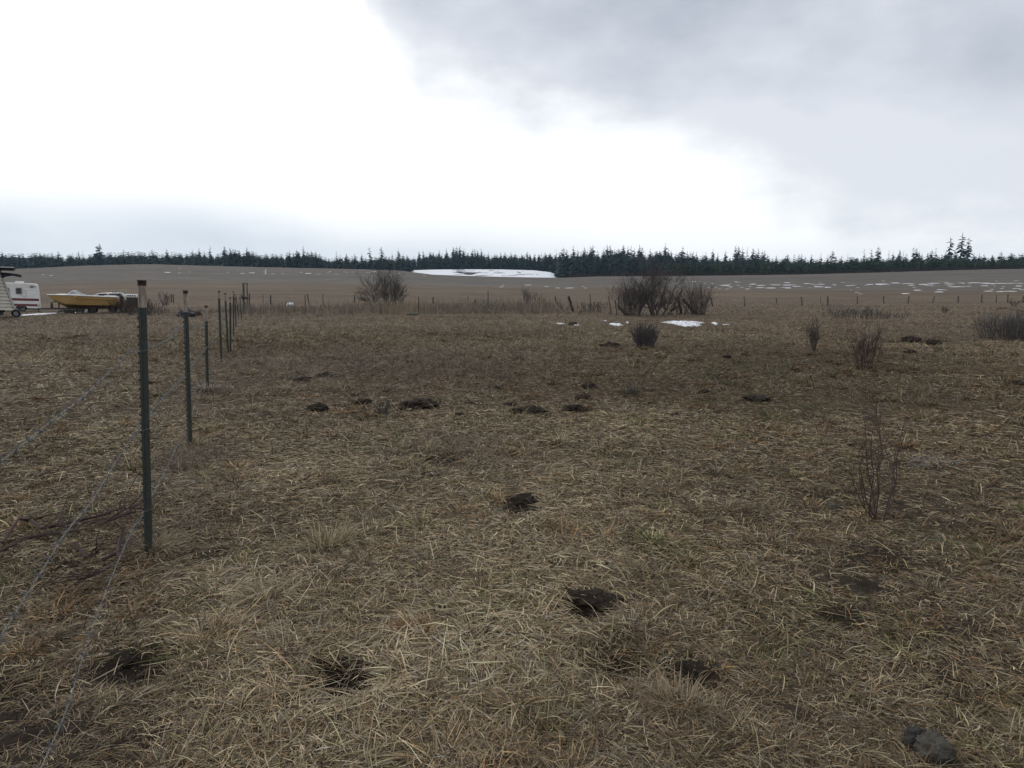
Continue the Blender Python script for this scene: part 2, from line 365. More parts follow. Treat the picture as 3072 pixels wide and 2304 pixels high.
def ground_col(x, y):
    r = np.hypot(x, y); bare, pale, green, olive = fields(x, y)
    thatch = np.array((.082, .062, .043)); dirt = np.array((.026, .020, .015)); straw = np.array((.135, .108, .074)); gr = np.array((.052, .058, .028)); ol = np.array((.078, .054, .030))
    def mx(a, b, t): return a + (b - a) * np.clip(t, 0, 1)[:, None]
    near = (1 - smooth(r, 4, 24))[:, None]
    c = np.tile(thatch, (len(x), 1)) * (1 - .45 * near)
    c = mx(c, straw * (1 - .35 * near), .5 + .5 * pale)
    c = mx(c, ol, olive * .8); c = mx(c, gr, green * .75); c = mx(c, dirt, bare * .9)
    # pasture 26-70 m: brown with tan and russet bands
    mid = smooth(r, 20, 40)
    b1 = fbm(x / 14, y / 6, 61, 3); b2 = fbm(x / 5, y / 3, 63, 3)
    pas = np.array((.106, .080, .058)) * (1 + .30 * b1 + .26 * b2 + .15 * fbm(x / 1.5, y / 1.2, 64, 2))[:, None]
    pas = mx(pas, np.array((.115, .085, .045)), .9 * np.maximum(b2 - .1, 0) + olive * .4); pas = mx(pas, gr, green * .6)
    c = mx(c, pas, mid)
    # brown strip beyond the cross fence
    s = smooth(y, 60, 78); strip = np.array((.112, .085, .060)) * (1 + .18 * fbm(x / 30, y / 8, 67, 3) + .12 * fbm(x / 6, y / 4, 68, 2))[:, None]
    c = mx(c, strip, s)
    # grey green stubble field up to the crest
    fe = field_edge(x, y); s = smooth(y - fe, -14, 16)
    yw = y + 14 * fbm(x / 120, y / 200, 81, 2)
    stub = np.array((.102, .091, .079)) * (1 + .20 * fbm(yw / 16, yw * 0, 83, 3) * smooth(y, 100, 180) + .17 * fbm(x / 6, y / 4, 85, 2) + .10 * fbm(x / 60, y / 22, 71, 3) + .08 * fbm(x / 12, y / 6, 72, 2))[:, None]
    stub = mx(stub, np.array((.105, .085, .070)), .6 * np.maximum(fbm(x / 90, y / 30, 75, 2), 0) + .6 * smooth(y, 300, 470))
    c = mx(c, stub, s)
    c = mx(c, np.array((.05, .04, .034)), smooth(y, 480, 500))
    return np.clip(c, .004, 1)

angs = np.concatenate([np.linspace(-180, -56, 32, endpoint=False), np.linspace(-56, 56, 520), np.linspace(56, 180, 32, endpoint=False)[1:]])
rads = np.concatenate([[.02, .5, .9], np.exp(np.linspace(math.log(1.3), math.log(9), 430, endpoint=False)), np.exp(np.linspace(math.log(9), math.log(3600), 420))])
A, RR = np.meshgrid(np.radians(angs), rads)
gx = (RR * np.sin(A)).ravel(); gy = (RR * np.cos(A)).ravel(); gz = terr(gx, gy)
nr_ = np.hypot(gx, gy) < 12; b0_ = fields(gx[nr_], gy[nr_])[0]
gz[nr_] += np.clip(b0_, 0, 1.2) * (.016 * np.abs(fbm(gx[nr_] * 11, gy[nr_] * 11, 111, 3)) + .012 * fbm(gx[nr_] * 34, gy[nr_] * 34, 113, 2)) + .006 * fbm(gx[nr_] * 25, gy[nr_] * 25, 115, 2)
nr, nc = A.shape
ii, jj = np.meshgrid(np.arange(nr - 1), np.arange(nc), indexing='ij'); j2 = (jj + 1) % nc
q = np.stack([ii * nc + jj, (ii + 1) * nc + jj, (ii + 1) * nc + j2, ii * nc + j2], -1).reshape(-1, 4)[:, ::-1]
gm = bpy.data.materials.new('ground_mat'); gm.use_nodes = True; nt = gm.node_tree; pb = nt.nodes['Principled BSDF']
pb.inputs['Roughness'].default_value = .95; pb.inputs['Specular IOR Level'].default_value = .1
at_ = nt.nodes.new('ShaderNodeAttribute'); at_.attribute_name = 'tint'; t_ = nt.nodes.new('ShaderNodeTexCoord')
def gn(scale, detail, st=(1, 1, 1)):
    mp = nt.nodes.new('ShaderNodeMapping'); mp.inputs['Scale'].default_value = st; nt.links.new(t_.outputs['Object'], mp.inputs[0])
    n = nt.nodes.new('ShaderNodeTexNoise'); n.inputs['Scale'].default_value = scale; n.inputs['Detail'].default_value = detail; n.inputs['Roughness'].default_value = .7
    nt.links.new(mp.outputs[0], n.inputs[0]); return n.outputs[0]
fine = gn(22, 6); midn = gn(1.3, 6); farn = gn(.22, 7, (.5, 1, 1))
v_ = mth(nt, 'ADD', mth(nt, 'MULTIPLY', fine, .7), mth(nt, 'ADD', mth(nt, 'MULTIPLY', midn, .75), mth(nt, 'MULTIPLY', farn, 1.15)))
v_ = mth(nt, 'ADD', mth(nt, 'MULTIPLY', mth(nt, 'SUBTRACT', v_, 1.3), 1.15), 1.0)
hs = nt.nodes.new('ShaderNodeHueSaturation'); nt.links.new(at_.outputs['Color'], hs.inputs['Color']); nt.links.new(v_, hs.inputs['Value'])
nt.links.new(hs.outputs[0], pb.inputs['Base Color'])
bp = nt.nodes.new('ShaderNodeBump'); bp.inputs['Strength'].default_value = .8; bp.inputs['Distance'].default_value = .04
nt.links.new(mth(nt, 'ADD', fine, midn), bp.inputs['Height']); nt.links.new(bp.outputs[0], pb.inputs['Normal'])
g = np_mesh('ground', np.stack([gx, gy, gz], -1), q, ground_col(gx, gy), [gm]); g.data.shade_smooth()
tag(g, kind='structure')

# faint blue hill far behind the left end of the woods
hb = MB(); hv = []
xs = np.linspace(-3800, -1400, 60)
for i, x in enumerate(xs):
    u_ = (x + 2050) / 420; z = 128 * math.exp(-u_ * u_) + 5 * float(fbm(x / 90, 0, 5, 3))
    hv += [(x, 2750, -5), (x, 3050, z), (x, 3400, -5)]
hb.add(hv, [(3 * i + k, 3 * i + 3 + k, 3 * i + 4 + k, 3 * i + 1 + k) for i in range(59) for k in (0, 1)])
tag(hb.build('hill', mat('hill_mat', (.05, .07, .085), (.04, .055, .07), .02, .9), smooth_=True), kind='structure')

# ------------------------------------------------------------------ conifers
def conifer(seed, levels=26, per=7, width=.17, start=.12, droop=.35, gap=0, flat_top=0, jit=.25, segs=3, taper=1.0):
    r = random.Random(seed); mb = MB()
    for i in range(levels):
        t = i / (levels - 1); z0 = start + (1 - start) * (1 - (1 - t) ** 1.0) * .985
        prof = (1 - t) ** (taper * .68) * min(1, .55 + t * 3.5) + .02
        if flat_top: prof = max(prof, flat_top * (1 - t ** 6))
        for k in range(per if t < .85 else max(3, per - 3)):
            if r.random() < gap: continue
            a = r.random() * 6.283; L = width * prof * r.uniform(.5, 1.2)
            dz = -droop * L * r.uniform(.5, 1.3) + (.25 * L if t > .8 else 0)
            z = z0 + r.uniform(-.5, .5) / levels * (1 + jit)
            ca, sa = math.cos(a), math.sin(a); v = []
            ws = (.10, .26, .20, .02) if segs == 3 else (.14, .28, .02)
            fr = (.05, .4, .75, 1) if segs == 3 else (.05, .55, 1)
            for s_, w_ in zip(fr, ws):
                x = L * s_; zz = z + dz * s_ ** 1.5; w = w_ * L * r.uniform(.7, 1.4) + .001
                v += [(ca * x - sa * w, sa * x + ca * w, zz - w * r.uniform(.3, .9)), (ca * x, sa * x, zz), (ca * x + sa * w, sa * x - ca * w, zz - w * r.uniform(.3, .9))]
            n = len(fr)
            mb.add(v, [(3 * q_ + e, 3 * q_ + 3 + e, 3 * q_ + 4 + e, 3 * q_ + 1 + e) for q_ in range(n - 1) for e in (0, 1)])
    mb.tube([(0, 0, .95), (0, 0, 1.0)], [.004, .001], 4)
    return mb
def trunk_mb(top=.95, r0=.012):
    m = MB(); m.tube([(0, 0, -.03), (0, 0, .4), (0, 0, top)], [r0, r0 * .7, r0 * .15], 6); return m
KINDS = {   # crown mesh, trunk mesh
    'spruce': [conifer(s, 30, 8, w, .04, .45) for s, w in ((1, .21), (2, .26), (3, .23))],
    'fir': [conifer(s, 28, 7, w, .10, .3, .1) for s, w in ((4, .24), (5, .20), (6, .27))],
    'sparse': [conifer(s, 22, 5, w, .28, .5, .3, taper=.7) for s, w in ((7, .13), (8, .15))],
    'tall': [conifer(s, 22, 5, w, b, .45, .36, .40, taper=.55) for s, w, b in ((9, .13, .38), (10, .115, .50), (11, .125, .42))],
    'broad': [conifer(12, 24, 8, .36, .12, .1, .15)],
    'blob': [conifer(13, 18, 8, .12, .3, .2, .05, .8)],
    'young': [conifer(s, 14, 8, w, .02, .15, .05, .35, taper=.8) for s, w in ((14, .34), (15, .42), (16, .38))],
    'larch': [conifer(s, 24, 4, w, .2, .1, .3) for s, w in ((17, .13), (18, .11))],
}
KM = {k: ('larch' if k == 'larch' else 'needles_light' if k == 'young' else 'needles') for k in KINDS}
CM = {k: [c.mesh('crown', M[KM[k]]) for c in v] for k, v in KINDS.items()}
TM = {k: trunk_mb(.9 if k != 'tall' else .97, .012 if k != 'young' else .02).mesh('trunk', M['bark']) for k in KINDS}
def plant_tree(px, Y, toprow, kind, label, group, name='conifer', wid=1.0):
    x = (px - CX) / F * Y / 1.009 * 1.018; x = float(at(px, 800, Y)[0])
    zb = T(x, Y) - .2; zt = at(px, toprow - 2, Y)[2]; h = max(zt - zb, 2.5)
    o = empty(name, (x, Y, zb), rnd.random() * 6.28); o.scale = (h * wid, h * wid, h)
    c = bpy.data.objects.new('crown', rnd.choice(CM[kind])); COL.objects.link(c); c.parent = o
    t = bpy.data.objects.new('trunk', TM[kind]); COL.objects.link(t); t.parent = o
    tag(o, label, 'tree', group); return o
MT_X = [-100, 0, 100, 250, 400, 500, 560, 640, 700, 780, 900, 1000, 1100, 1200, 1300, 1400, 1480, 1600, 1700, 1850, 2000, 2100, 2200, 2300, 2500, 2640, 2800, 3072, 3300]
MT_Y = [768, 769, 772, 776, 768, 768, 772, 768, 760, 772, 768, 781, 781, 779, 768, 762, 770, 770, 762, 758, 762, 775, 772, 779, 781, 780, 772, 769, 770]
def mass_top(px): return float(np.interp(px, MT_X, MT_Y) + 11 * fbm(px / 38, 0 * px + .3, 121, 3))
def tree_Y(px, r):
    if px < 1190: return r.uniform(575, 720)
    if px < 1230: return r.uniform(560, 740)
    if px < 1680: return r.uniform(728, 840)
    if px < 1740: return r.uniform(540, 760)
    if px < 2020: return r.uniform(520, 800)
    return r.uniform(545, 720)
GRP = [(-200, 640, 'dark conifer in the woods left of the row of steel posts', 'conifers left of the steel posts'),
       (640, 1215, 'dark conifer in the woods between the steel posts and the snow slope', 'conifers between the steel posts and the snow slope'),
       (1215, 1700, 'dark conifer standing behind the white snow slope', 'conifers behind the snow slope'),
       (1700, 2130, 'dark conifer in the tall woods behind the bare willows', 'conifers behind the willows'),
       (2130, 3400, 'dark conifer above the young pines at the right of the woods', 'conifers above the young pines')]
def grp(px):
    for a, b, l, g_ in GRP:
        if a <= px < b: return l, g_
PROM = [(302, 731, 'broad', 'tall broad pine rising alone out of the woods above the yellow boat', 1.0),
        (633, 737, 'sparse', 'slim ragged spire left of the clump above the steel posts', 1.0),
        (1110, 742, 'sparse', 'slim ragged conifer, left one of two spires left of the snow slope', 1.2),
        (1145, 740, 'tall', 'thin conifer with bare lower trunk left of the snow slope', 1.1),
        (1196, 746, 'fir', 'full pointed fir nearest the left tip of the snow slope', 1.0),
        (1995, 729, 'spruce', 'highest conifer of the woods behind the willow clump', 1.0),
        (2046, 739, 'fir', 'lone pointed fir just right of the highest tree behind the willows', 1.0),
        (2495, 753, 'blob', 'narrow flat topped conifer above the young pines', 1.3),
        (2632, 739, 'fir', 'full pointed conifer, tallest left of the trio of tall trees', .9),
        (2845, 713, 'tall', 'leftmost of three tall slender conifers on the right', 1.25),
        (2880, 699, 'tall', 'highest of three tall conifers on the right, long bare trunk', 1.15),
        (2901, 713, 'tall', 'rightmost of three tall slender conifers on the right', 1.15)]
for px, top, k, l, w in PROM:
    plant_tree(px, 620, top, k, l, None, wid=w)
SPK = [(60, 762, 'fir'), (122, 757, 'fir'), (133, 760, 'spruce'), (160, 757, 'fir'), (178, 754, 'spruce'), (210, 762, 'fir'), (240, 754, 'fir'), (252, 755, 'larch'), (276, 765, 'fir'), (325, 760, 'spruce'), (351, 764, 'spruce'), (373, 748, 'sparse'), (420, 755, 'spruce'),
       (460, 748, 'fir'), (503, 748, 'spruce'), (545, 760, 'spruce'), (580, 748, 'fir'), (600, 744, 'spruce'), (655, 760, 'fir'), (676, 737, 'spruce'), (694, 743, 'fir'), (708, 748, 'fir'), (720, 750, 'spruce'), (743, 741, 'spruce'), (762, 752, 'fir'), (776, 765, 'fir'), (870, 752, 'spruce'), (893, 749, 'fir'), (912, 737, 'sparse'),
       (925, 755, 'fir'), (936, 753, 'spruce'), (949, 753, 'spruce'), (961, 761, 'fir'), (1010, 752, 'larch'), (1040, 760, 'spruce'), (1066, 760, 'fir'), (1086, 760, 'fir'), (1153, 763, 'fir'), (1177, 753, 'larch'), (1210, 761, 'spruce'), (1223, 765, 'fir'),
       (1258, 753, 'spruce'), (1271, 753, 'fir'), (1290, 755, 'spruce'), (1318, 750, 'spruce'), (1340, 746, 'spruce'), (1360, 741, 'spruce'), (1370, 740, 'fir'), (1380, 737, 'spruce'), (1390, 745, 'fir'), (1396, 747, 'larch'), (1417, 746, 'spruce'), (1425, 746, 'fir'), (1433, 750, 'spruce'), (1444, 744, 'sparse'), (1466, 757, 'larch'), (1485, 763, 'spruce'), (1503, 757, 'spruce'),
       (1515, 758, 'fir'), (1534, 757, 'fir'), (1545, 759, 'spruce'), (1565, 762, 'fir'), (1582, 755, 'blob'), (1604, 760, 'spruce'), (1625, 752, 'larch'), (1636, 755, 'fir'), (1651, 758, 'sparse'), (1668, 748, 'larch'), (1689, 742, 'fir'), (1700, 748, 'spruce'), (1720, 737, 'spruce'), (1732, 751, 'fir'), (1751, 741, 'fir'), (1762, 748, 'larch'), (1771, 739, 'spruce'), (1778, 735, 'spruce'), (1793, 751, 'fir'),
       (1811, 744, 'fir'), (1821, 734, 'spruce'), (1830, 735, 'fir'), (1843, 747, 'spruce'), (1854, 745, 'fir'), (1870, 734, 'spruce'), (1883, 739, 'spruce'), (1893, 738, 'fir'), (1902, 745, 'spruce'), (1917, 734, 'spruce'), (1924, 740, 'fir'), (1950, 746, 'spruce'), (1968, 754, 'fir'), (1978, 753, 'spruce'), (2004, 744, 'fir'), (2012, 752, 'spruce'), (2061, 753, 'spruce'), (2070, 755, 'fir'), (2078, 754, 'spruce'), (2089, 755, 'spruce'), (2105, 757, 'larch'), (2116, 756, 'spruce'), (2137, 746, 'fir'), (2152, 759, 'spruce'), (2175, 752, 'spruce'),
       (2206, 737, 'fir'), (2213, 738, 'spruce'), (2226, 742, 'fir'), (2240, 743, 'larch'), (2257, 744, 'spruce'), (2266, 752, 'fir'), (2273, 745, 'spruce'), (2286, 753, 'fir'), (2292, 752, 'spruce'), (2302, 764, 'fir'), (2328, 767, 'spruce'), (2361, 762, 'fir'), (2382, 763, 'sparse'), (2395, 763, 'fir'), (2403, 762, 'spruce'), (2414, 770, 'fir'), (2433, 763, 'spruce'), (2461, 760, 'sparse'), (2482, 766, 'spruce'), (2524, 767, 'fir'), (2541, 763, 'larch'), (2590, 749, 'sparse'), (2612, 747, 'sparse'),
       (2664, 752, 'larch'), (2677, 755, 'fir'), (2696, 749, 'spruce'), (2708, 756, 'larch'), (2716, 760, 'fir'), (2738, 742, 'sparse'), (2746, 744, 'fir'), (2755, 755, 'spruce'), (2763, 759, 'fir'), (2781, 757, 'spruce'), (2792, 750, 'fir'), (2804, 745, 'sparse'), (2834, 755, 'spruce'), (2863, 750, 'fir'), (2892, 757, 'spruce'), (2920, 759, 'fir'), (2935, 760, 'spruce'), (2950, 762, 'fir'), (2975, 764, 'spruce'), (3000, 755, 'fir'), (3030, 757, 'fir'), (3055, 763, 'spruce')]
for px, top, k in SPK:
    l, g_ = grp(px)
    if k == 'larch':
        w_ = g_.split('conifers ')[1]; l, g_ = 'thin pale bare tree above the dark conifers ' + w_, 'bare pale trees ' + w_
    plant_tree(px, tree_Y(px, rnd), top, k, l, g_, 'bare_tree' if k == 'larch' else 'conifer')
N_IND = 285 - len(SPK) - len(PROM)
for i in range(N_IND):
    px = -60 + 3190 * (i + rnd.random()) / N_IND; l, g_ = grp(px)
    plant_tree(px, tree_Y(px, rnd) - (10 if px < 1190 or px > 2020 else 0), mass_top(px) + rnd.uniform(-7, 9), rnd.choice(['spruce', 'spruce', 'fir']), l, g_)
for i in range(150):
    px = 2010 + 1120 * (i + rnd.random()) / 150
    plant_tree(px, rnd.uniform(478, 512), rnd.uniform(779, 801) if px < 2500 else rnd.uniform(770, 790), 'young', 'bushy young green pine at the edge of the right hand woods', 'young pines along the field edge', 'young_pine', 1.15)
# the rest of the woods as one mass
lowk = [conifer(s, 15, 7, w, .03, .4, 0, 0, .3, 2) for s, w in ((31, .27), (32, .32), (33, .25))]
lowk = [(np.array(m.v), np.array(m.f[:-6], dtype=object)) for m in lowk]
vs, fs = [], []; off = 0; r2 = random.Random(77)
lowq = [(v, np.array([f for f in m if len(f) == 4])) for v, m in lowk]
for i in range(5200):
    px = -1100 + 5300 * r2.random(); Y = tree_Y(px, r2) + r2.uniform(0, 60)
    x = float(at(px, 800, Y)[0]); zb = T(x, Y) - .3
    h = max(3, at(px, mass_top(px) - (15 if px < 1200 else 10) + abs(r2.gauss(0, 11)), Y)[2] - zb)
    v, f = lowq[i % 3]; a = r2.random() * 6.28; R2 = np.array([[math.cos(a), -math.sin(a), 0], [math.sin(a), math.cos(a), 0], [0, 0, 1]])
    vs.append((v @ R2.T) * np.array([h, h, h]) + np.array([x, Y, zb])); fs.append(f.astype(np.int64) + off); off += len(v)
wm = np_mesh('woods', np.concatenate(vs), np.concatenate(fs), None, [M['wood_mass']])
tag(wm, 'dark closed mass of conifers filling the woods behind the field', 'woods', kind='stuff')
# brush at the foot of the woods on the right
bv, bf = [], []; o_ = 0
for i in range(5200):
    px = r2.uniform(1700, 3150); Y = r2.uniform(473, 486) ; x = float(at(px, 820, Y)[0]); z = T(x, Y)
    h = r2.uniform(1.2, 3.4); a = r2.random() * 6.28; w = .25; lx, ly = r2.uniform(-.5, .5), r2.uniform(-.5, .5)
    bv += [(x - w * math.cos(a), Y - w * math.sin(a), z - .2), (x + w * math.cos(a), Y + w * math.sin(a), z - .2), (x + lx + .06, Y + ly, z + h), (x + lx - .06, Y + ly, z + h)]
    bf.append((o_, o_ + 1, o_ + 2, o_ + 3)); o_ += 4
tag(np_mesh('brush', np.array(bv), np.array(bf), None, [mat('brush_mat', (.05, .036, .036), (.035, .034, .024), .4, .9, spec=.1)]), 'dark reddish brush along the foot of the right hand woods', 'brush', kind='stuff')

# ------------------------------------------------------------------ snow
def snow_poly(name, pts, hgt, label, group=None, jit=.11, sub=5, ma='snow'):
    P = []
    n = len(pts)
    for i in range(n):
        a, b = pts[i], pts[(i + 1) % n]
        for k in range(sub):
            t = k / sub; P.append((a[0] + (b[0] - a[0]) * t, a[1] + (b[1] - a[1]) * t))
    c = np.mean(P, 0)
    P = [(c[0] + (p[0] - c[0]) * rnd.uniform(1 - jit * 2, 1 + jit), c[1] + (p[1] - c[1]) * rnd.uniform(1 - jit * 2, 1 + jit)) for p in P]
    g3 = ground_many([p[0] for p in P], [p[1] for p in P]); c3 = g3.mean(0)
    v = []; m = len(P)
    for s, hh in ((1, -.02), (.9, .55), (.6, .9), (.25, 1.0)):
        for p in g3:
            x, y = c3[0] + (p[0] - c3[0]) * s, c3[1] + (p[1] - c3[1]) * s; v.append((x, y, T(x, y) + hgt * hh * (rnd.uniform(.7, 1.2) if hh > 0 else 1)))
    v.append((c3[0], c3[1], T(c3[0], c3[1]) + hgt))
    mb = MB(); f = [(k * m + i, k * m + (i + 1) % m, (k + 1) * m + (i + 1) % m, (k + 1) * m + i) for k in range(3) for i in range(m)] + [(3 * m + i, 3 * m + (i + 1) % m, 4 * m) for i in range(m)]
    cc = Vector(c3); mb.add([Vector(p) - cc for p in v], f)
    o = mb.build(name, M[ma], smooth_=True); o.location = cc
    return tag(o, label, 'snow', group)
snow_poly('snow_patch', [(1987, 967), (2010, 963.5), (2040, 964), (2075, 968), (2111, 976), (2100, 980), (2060, 980.5), (2020, 974)], .07, 'largest white snow patch lying in the pasture in front of the willows')
snow_poly('snow_patch', [(2046, 963.5), (2070, 964), (2112, 969.5), (2100, 971.5), (2070, 967)], .05, 'thin white snow strip just behind the largest snow patch')
snow_poly('snow_patch', [(1825, 972), (1845, 970.5), (1862, 972), (1869, 977), (1850, 979), (1838, 976)], .05, 'small white snow patch left of the largest one in the pasture')
snow_poly('snow_patch', [(2131, 969), (2145, 967.5), (2153, 972), (2149, 976), (2138, 971)], .06, 'small white snow lump right of the largest patch in the pasture')
snow_poly('snow_patch', [(1717, 975), (1724, 974), (1738, 976), (1728, 978.5)], .04, 'leftmost small snow scrap in the pasture in front of the leaning log')
snow_poly('snow_patch', [(1810, 962), (1820, 962.5), (1820, 964), (1812, 963.5)], .04, 'tiny snow scrap behind the small patch in the pasture')
snow_poly('snow_patch', [(1878, 968), (1886, 968), (1885, 970.5)], .05, 'tiny snow lump between the small patch and the largest patch')
snow_poly('snow_patch', [(2168, 973.5), (2190, 974), (2186, 975.3), (2172, 975)], .03, 'faint snow scrap at the right end of the pasture snow')
snow_poly('snow_patch', [(1664, 970), (1672, 968.5), (1695, 972), (1680, 972.5)], .03, 'faint dirty snow scrap under the leaning grey log', jit=.1)
snow_poly('snow_patch', [(62, 945.5), (110, 942), (172, 938.5), (174, 940.5), (120, 944.5), (66, 947.5)], .05, 'long thin snow strip on the ground beside the yellow boat', jit=.02)
snow_poly('snow_patch', [(203, 939), (228, 936.5), (229, 938), (206, 941)], .05, 'short snow strip under the yellow boat', jit=.02)
# thin streaks of old snow all over the far field
streaks = []
for px, py, w in ((130, 824.5, 11), (153, 826.5, 11), (502, 817, 16), (539, 805, 8), (539, 819, 11), (568, 816, 10), (683, 818, 6), (728, 820, 14), (755, 818.5, 22), (790, 816, 9), (818, 821, 15), (848, 820, 7), (903, 817, 12), (925, 820, 24), (957, 822, 15), (985, 819, 8), (990, 814.5, 10), (1009, 822, 6), (1033, 814, 5), (1060, 816, 8), (1040, 817, 8), (1105, 817, 14), (1122, 815, 16), (1170, 823, 7), (1196, 820, 8), (1272, 828, 10), (1505, 861, 14), (1510, 856, 8), (1585, 855, 18), (1640, 860, 14), (1673, 864, 18), (1700, 864.5, 14), (1712, 864, 22), (1750, 859.5, 6), (1757, 864, 14), (1849, 858.5, 6), (1961, 841, 16), (2006, 853, 9), (2028, 851, 6), (2056, 844, 7), (2083, 844.5, 18), (2100, 843.5, 5), (2114, 851, 6), (2139, 851, 9), (2175, 856, 24), (2125, 862, 6), (2148, 863, 5), (2160, 867, 9), (2182, 867, 12), (2190, 853, 8)):
    streaks.append((px, py, w))
r3 = random.Random(5)
for px, py, w in ((2226, 862, 16), (2215, 856, 10), (2242, 867, 16), (2250, 854, 6), (2285, 856, 22), (2322, 854.5, 34), (2282, 863, 26), (2312, 864, 26), (2360, 848, 18), (2370, 855, 38), (2348, 863, 16), (2365, 864.5, 18), (2422, 851, 22), (2440, 853, 18), (2462, 853, 28), (2455, 860.5, 26), (2390, 859, 28), (2478, 863, 8), (2502, 853, 12), (2530, 847, 12), (2548, 857, 16), (2562, 856, 20), (2574, 863, 12), (2553, 870, 5), (2572, 877, 14), (2582, 882, 10), (2610, 853.5, 18), (2638, 854, 22), (2650, 843, 12), (2645, 852, 34), (2685, 849, 30), (2720, 851, 36), (2716, 881, 30), (2742, 862, 10), (2752, 870.5, 22), (2770, 853, 28), (2800, 850, 40), (2790, 855, 30), (2822, 869.5, 20), (2820, 876, 26), (2850, 852, 30), (2884, 849, 22), (2870, 860.5, 44), (2838, 870, 10), (2905, 859, 20), (2922, 848, 34), (2955, 849.5, 26), (2955, 857.5, 32), (2970, 850.5, 30), (3000, 850, 40), (3035, 850, 36), (3062, 850, 20), (2965, 873.5, 26), (2975, 868, 16), (3005, 866, 12), (3025, 874, 44), (3000, 875, 20), (3050, 866, 22), (3066, 869, 16), (2990, 843, 8), (3050, 843, 14)):
    streaks.append((px, py, w))
for _ in range(35): streaks.append((r3.uniform(2180, 3072), r3.gauss(856, 5), r3.uniform(5, 18)))
for k, (px, py, w) in enumerate(streaks):
    w *= r3.uniform(1.0, 1.4); hh = r3.uniform(.28, .6) * (1.25 if w > 18 else .8)
    n = 11; pts = []
    for i in range(n):
        a = 6.283 * i / n; pts.append((px + w / 2 * math.cos(a) * r3.uniform(.6, 1.15), py + hh * math.sin(a) * r3.uniform(.3, 1.25) + r3.uniform(-.12, .12)))
    snow_poly('snow_streak', pts, .05, 'thin streak of old snow lying on the far field', 'snow streaks on the far field', jit=.02, sub=1, ma='snow' if w > 22 else 'old_snow')
# the snow slope behind the crest and the snow between the trees behind the willows
def snow_sheet(name, x0, x1, Y0, Y1, nx, ny, keep, label):
    X, Yg = np.meshgrid(np.linspace(x0, x1, nx), np.linspace(Y0, Y1, ny))
    wx = (X - CX) / F * Yg * 1.0 / 1.0; wx = wx / 1.009
    z = terr(wx, Yg) + .25
    row = CY - F * np.tan(np.arctan2(z - H, Yg) + PITCH)
    k = keep(X, Yg, row)
    vid = np.arange(nx * ny).reshape(ny, nx)
    qd = np.stack([vid[:-1, :-1], vid[:-1, 1:], vid[1:, 1:], vid[1:, :-1]], -1)
    kk = (k[:-1, :-1] + k[:-1, 1:] + k[1:, 1:] + k[1:, :-1]) / 4 > 0
    qd = qd[kk]
    co = np.stack([wx, Yg, z], -1).reshape(-1, 3)
    used, inv = np.unique(qd.ravel(), return_inverse=True)
    o = np_mesh(name, co[used], inv.reshape(-1, 4), None, [M['snow']]); o.data.shade_smooth()
    return tag(o, label, 'snow')
def keep_slope(X, Yg, row):
    n = .7 * fbm(X / 30, row / 1.6, 91, 3) + .3 * fbm(X / 9, row / .9, 92, 2)
    b = np.interp(X, [1205, 1240, 1330, 1380, 1420, 1480, 1540, 1600, 1640, 1690], [.5, .6, .45, .08, .12, .15, .25, .4, .7, .7])
    top = np.interp(row, [808, 812, 818, 826, 836], [.15, .1, .0, .0, .3])
    mid = -.35 * np.exp(-((X - 1590) / 60) ** 2 - ((row - 824) / 3) ** 2) - .3 * np.exp(-((X - 1410) / 40) ** 2 - ((row - 819) / 3) ** 2)
    return b + top * .4 + mid + .8 * n + .02
snow_sheet('snow_slope', 1212, 1688, 480, 728, 520, 150, keep_slope, 'broad patchy white snow slope in front of the dark woods')
def keep_gap(X, Yg, row):
    n = fbm(X / 12, Yg / 20, 95, 3)
    m = np.exp(-((X - 1735) / 25) ** 2) + np.exp(-((X - 1838) / 25) ** 2) + .9 * np.exp(-((X - 1900) / 16) ** 2) + .9 * np.exp(-((X - 1950) / 25) ** 2)
    return m - .55 + .5 * n
snow_sheet('snow_clearing', 1700, 1985, 560, 722, 160, 60, keep_gap, 'broken white snow between the tree trunks behind the willows')

# ------------------------------------------------------------------ vehicles at the left
def wheel(parent, x, y, z, r, w=.18, rim='rim'):
    t = MB(); prof = [(.62 * r, -w / 2), (.95 * r, -w / 2), (r, -w * .32), (r, w * .32), (.95 * r, w / 2), (.62 * r, w / 2)]
    n = 20; v = []
    for i in range(n):
        a = 6.283 * i / n
        for q_, s_ in prof: v.append((q_ * math.cos(a), s_, q_ * math.sin(a)))
    k = len(prof); t.add(v, [(i * k + j, i * k + (j + 1) % k, ((i + 1) % n) * k + (j + 1) % k, ((i + 1) % n) * k + j) for i in range(n) for j in range(k)])
    wo_ = empty('wheel', (x, y, z)); wo_.parent = parent
    t.build('tyre', M['rubber'], wo_, True)
    m_ = MB(); m_.tube([(0, -w * .38, 0), (0, -w * .2, 0), (0, w * .4, 0)], [.45 * r, .63 * r, .63 * r], 16)
    m_.tube([(0, -w * .46, 0), (0, -w * .37, 0)], [.16 * r, .2 * r], 8)
    m_.build('rim', M[rim], wo_)
    return wo_

class Side:
    """a vertical plane through the point seen at (px, row) at depth Y, turned by ang: gives local x and z of photo pixels"""
    def __init__(s, px, row, Y, ang, z0):
        s.o = at(px, row, Y); s.a = R(ang); s.z0 = z0
    def x(s, px):
        k = (px - CX) / F / 1.009; return (k * s.o.y - s.o.x) / (math.cos(s.a) - k * math.sin(s.a))
    def z(s, row, lx=0.0): return H + float(slope_of_row(row)) * (s.o.y + lx * math.sin(s.a)) - s.z0
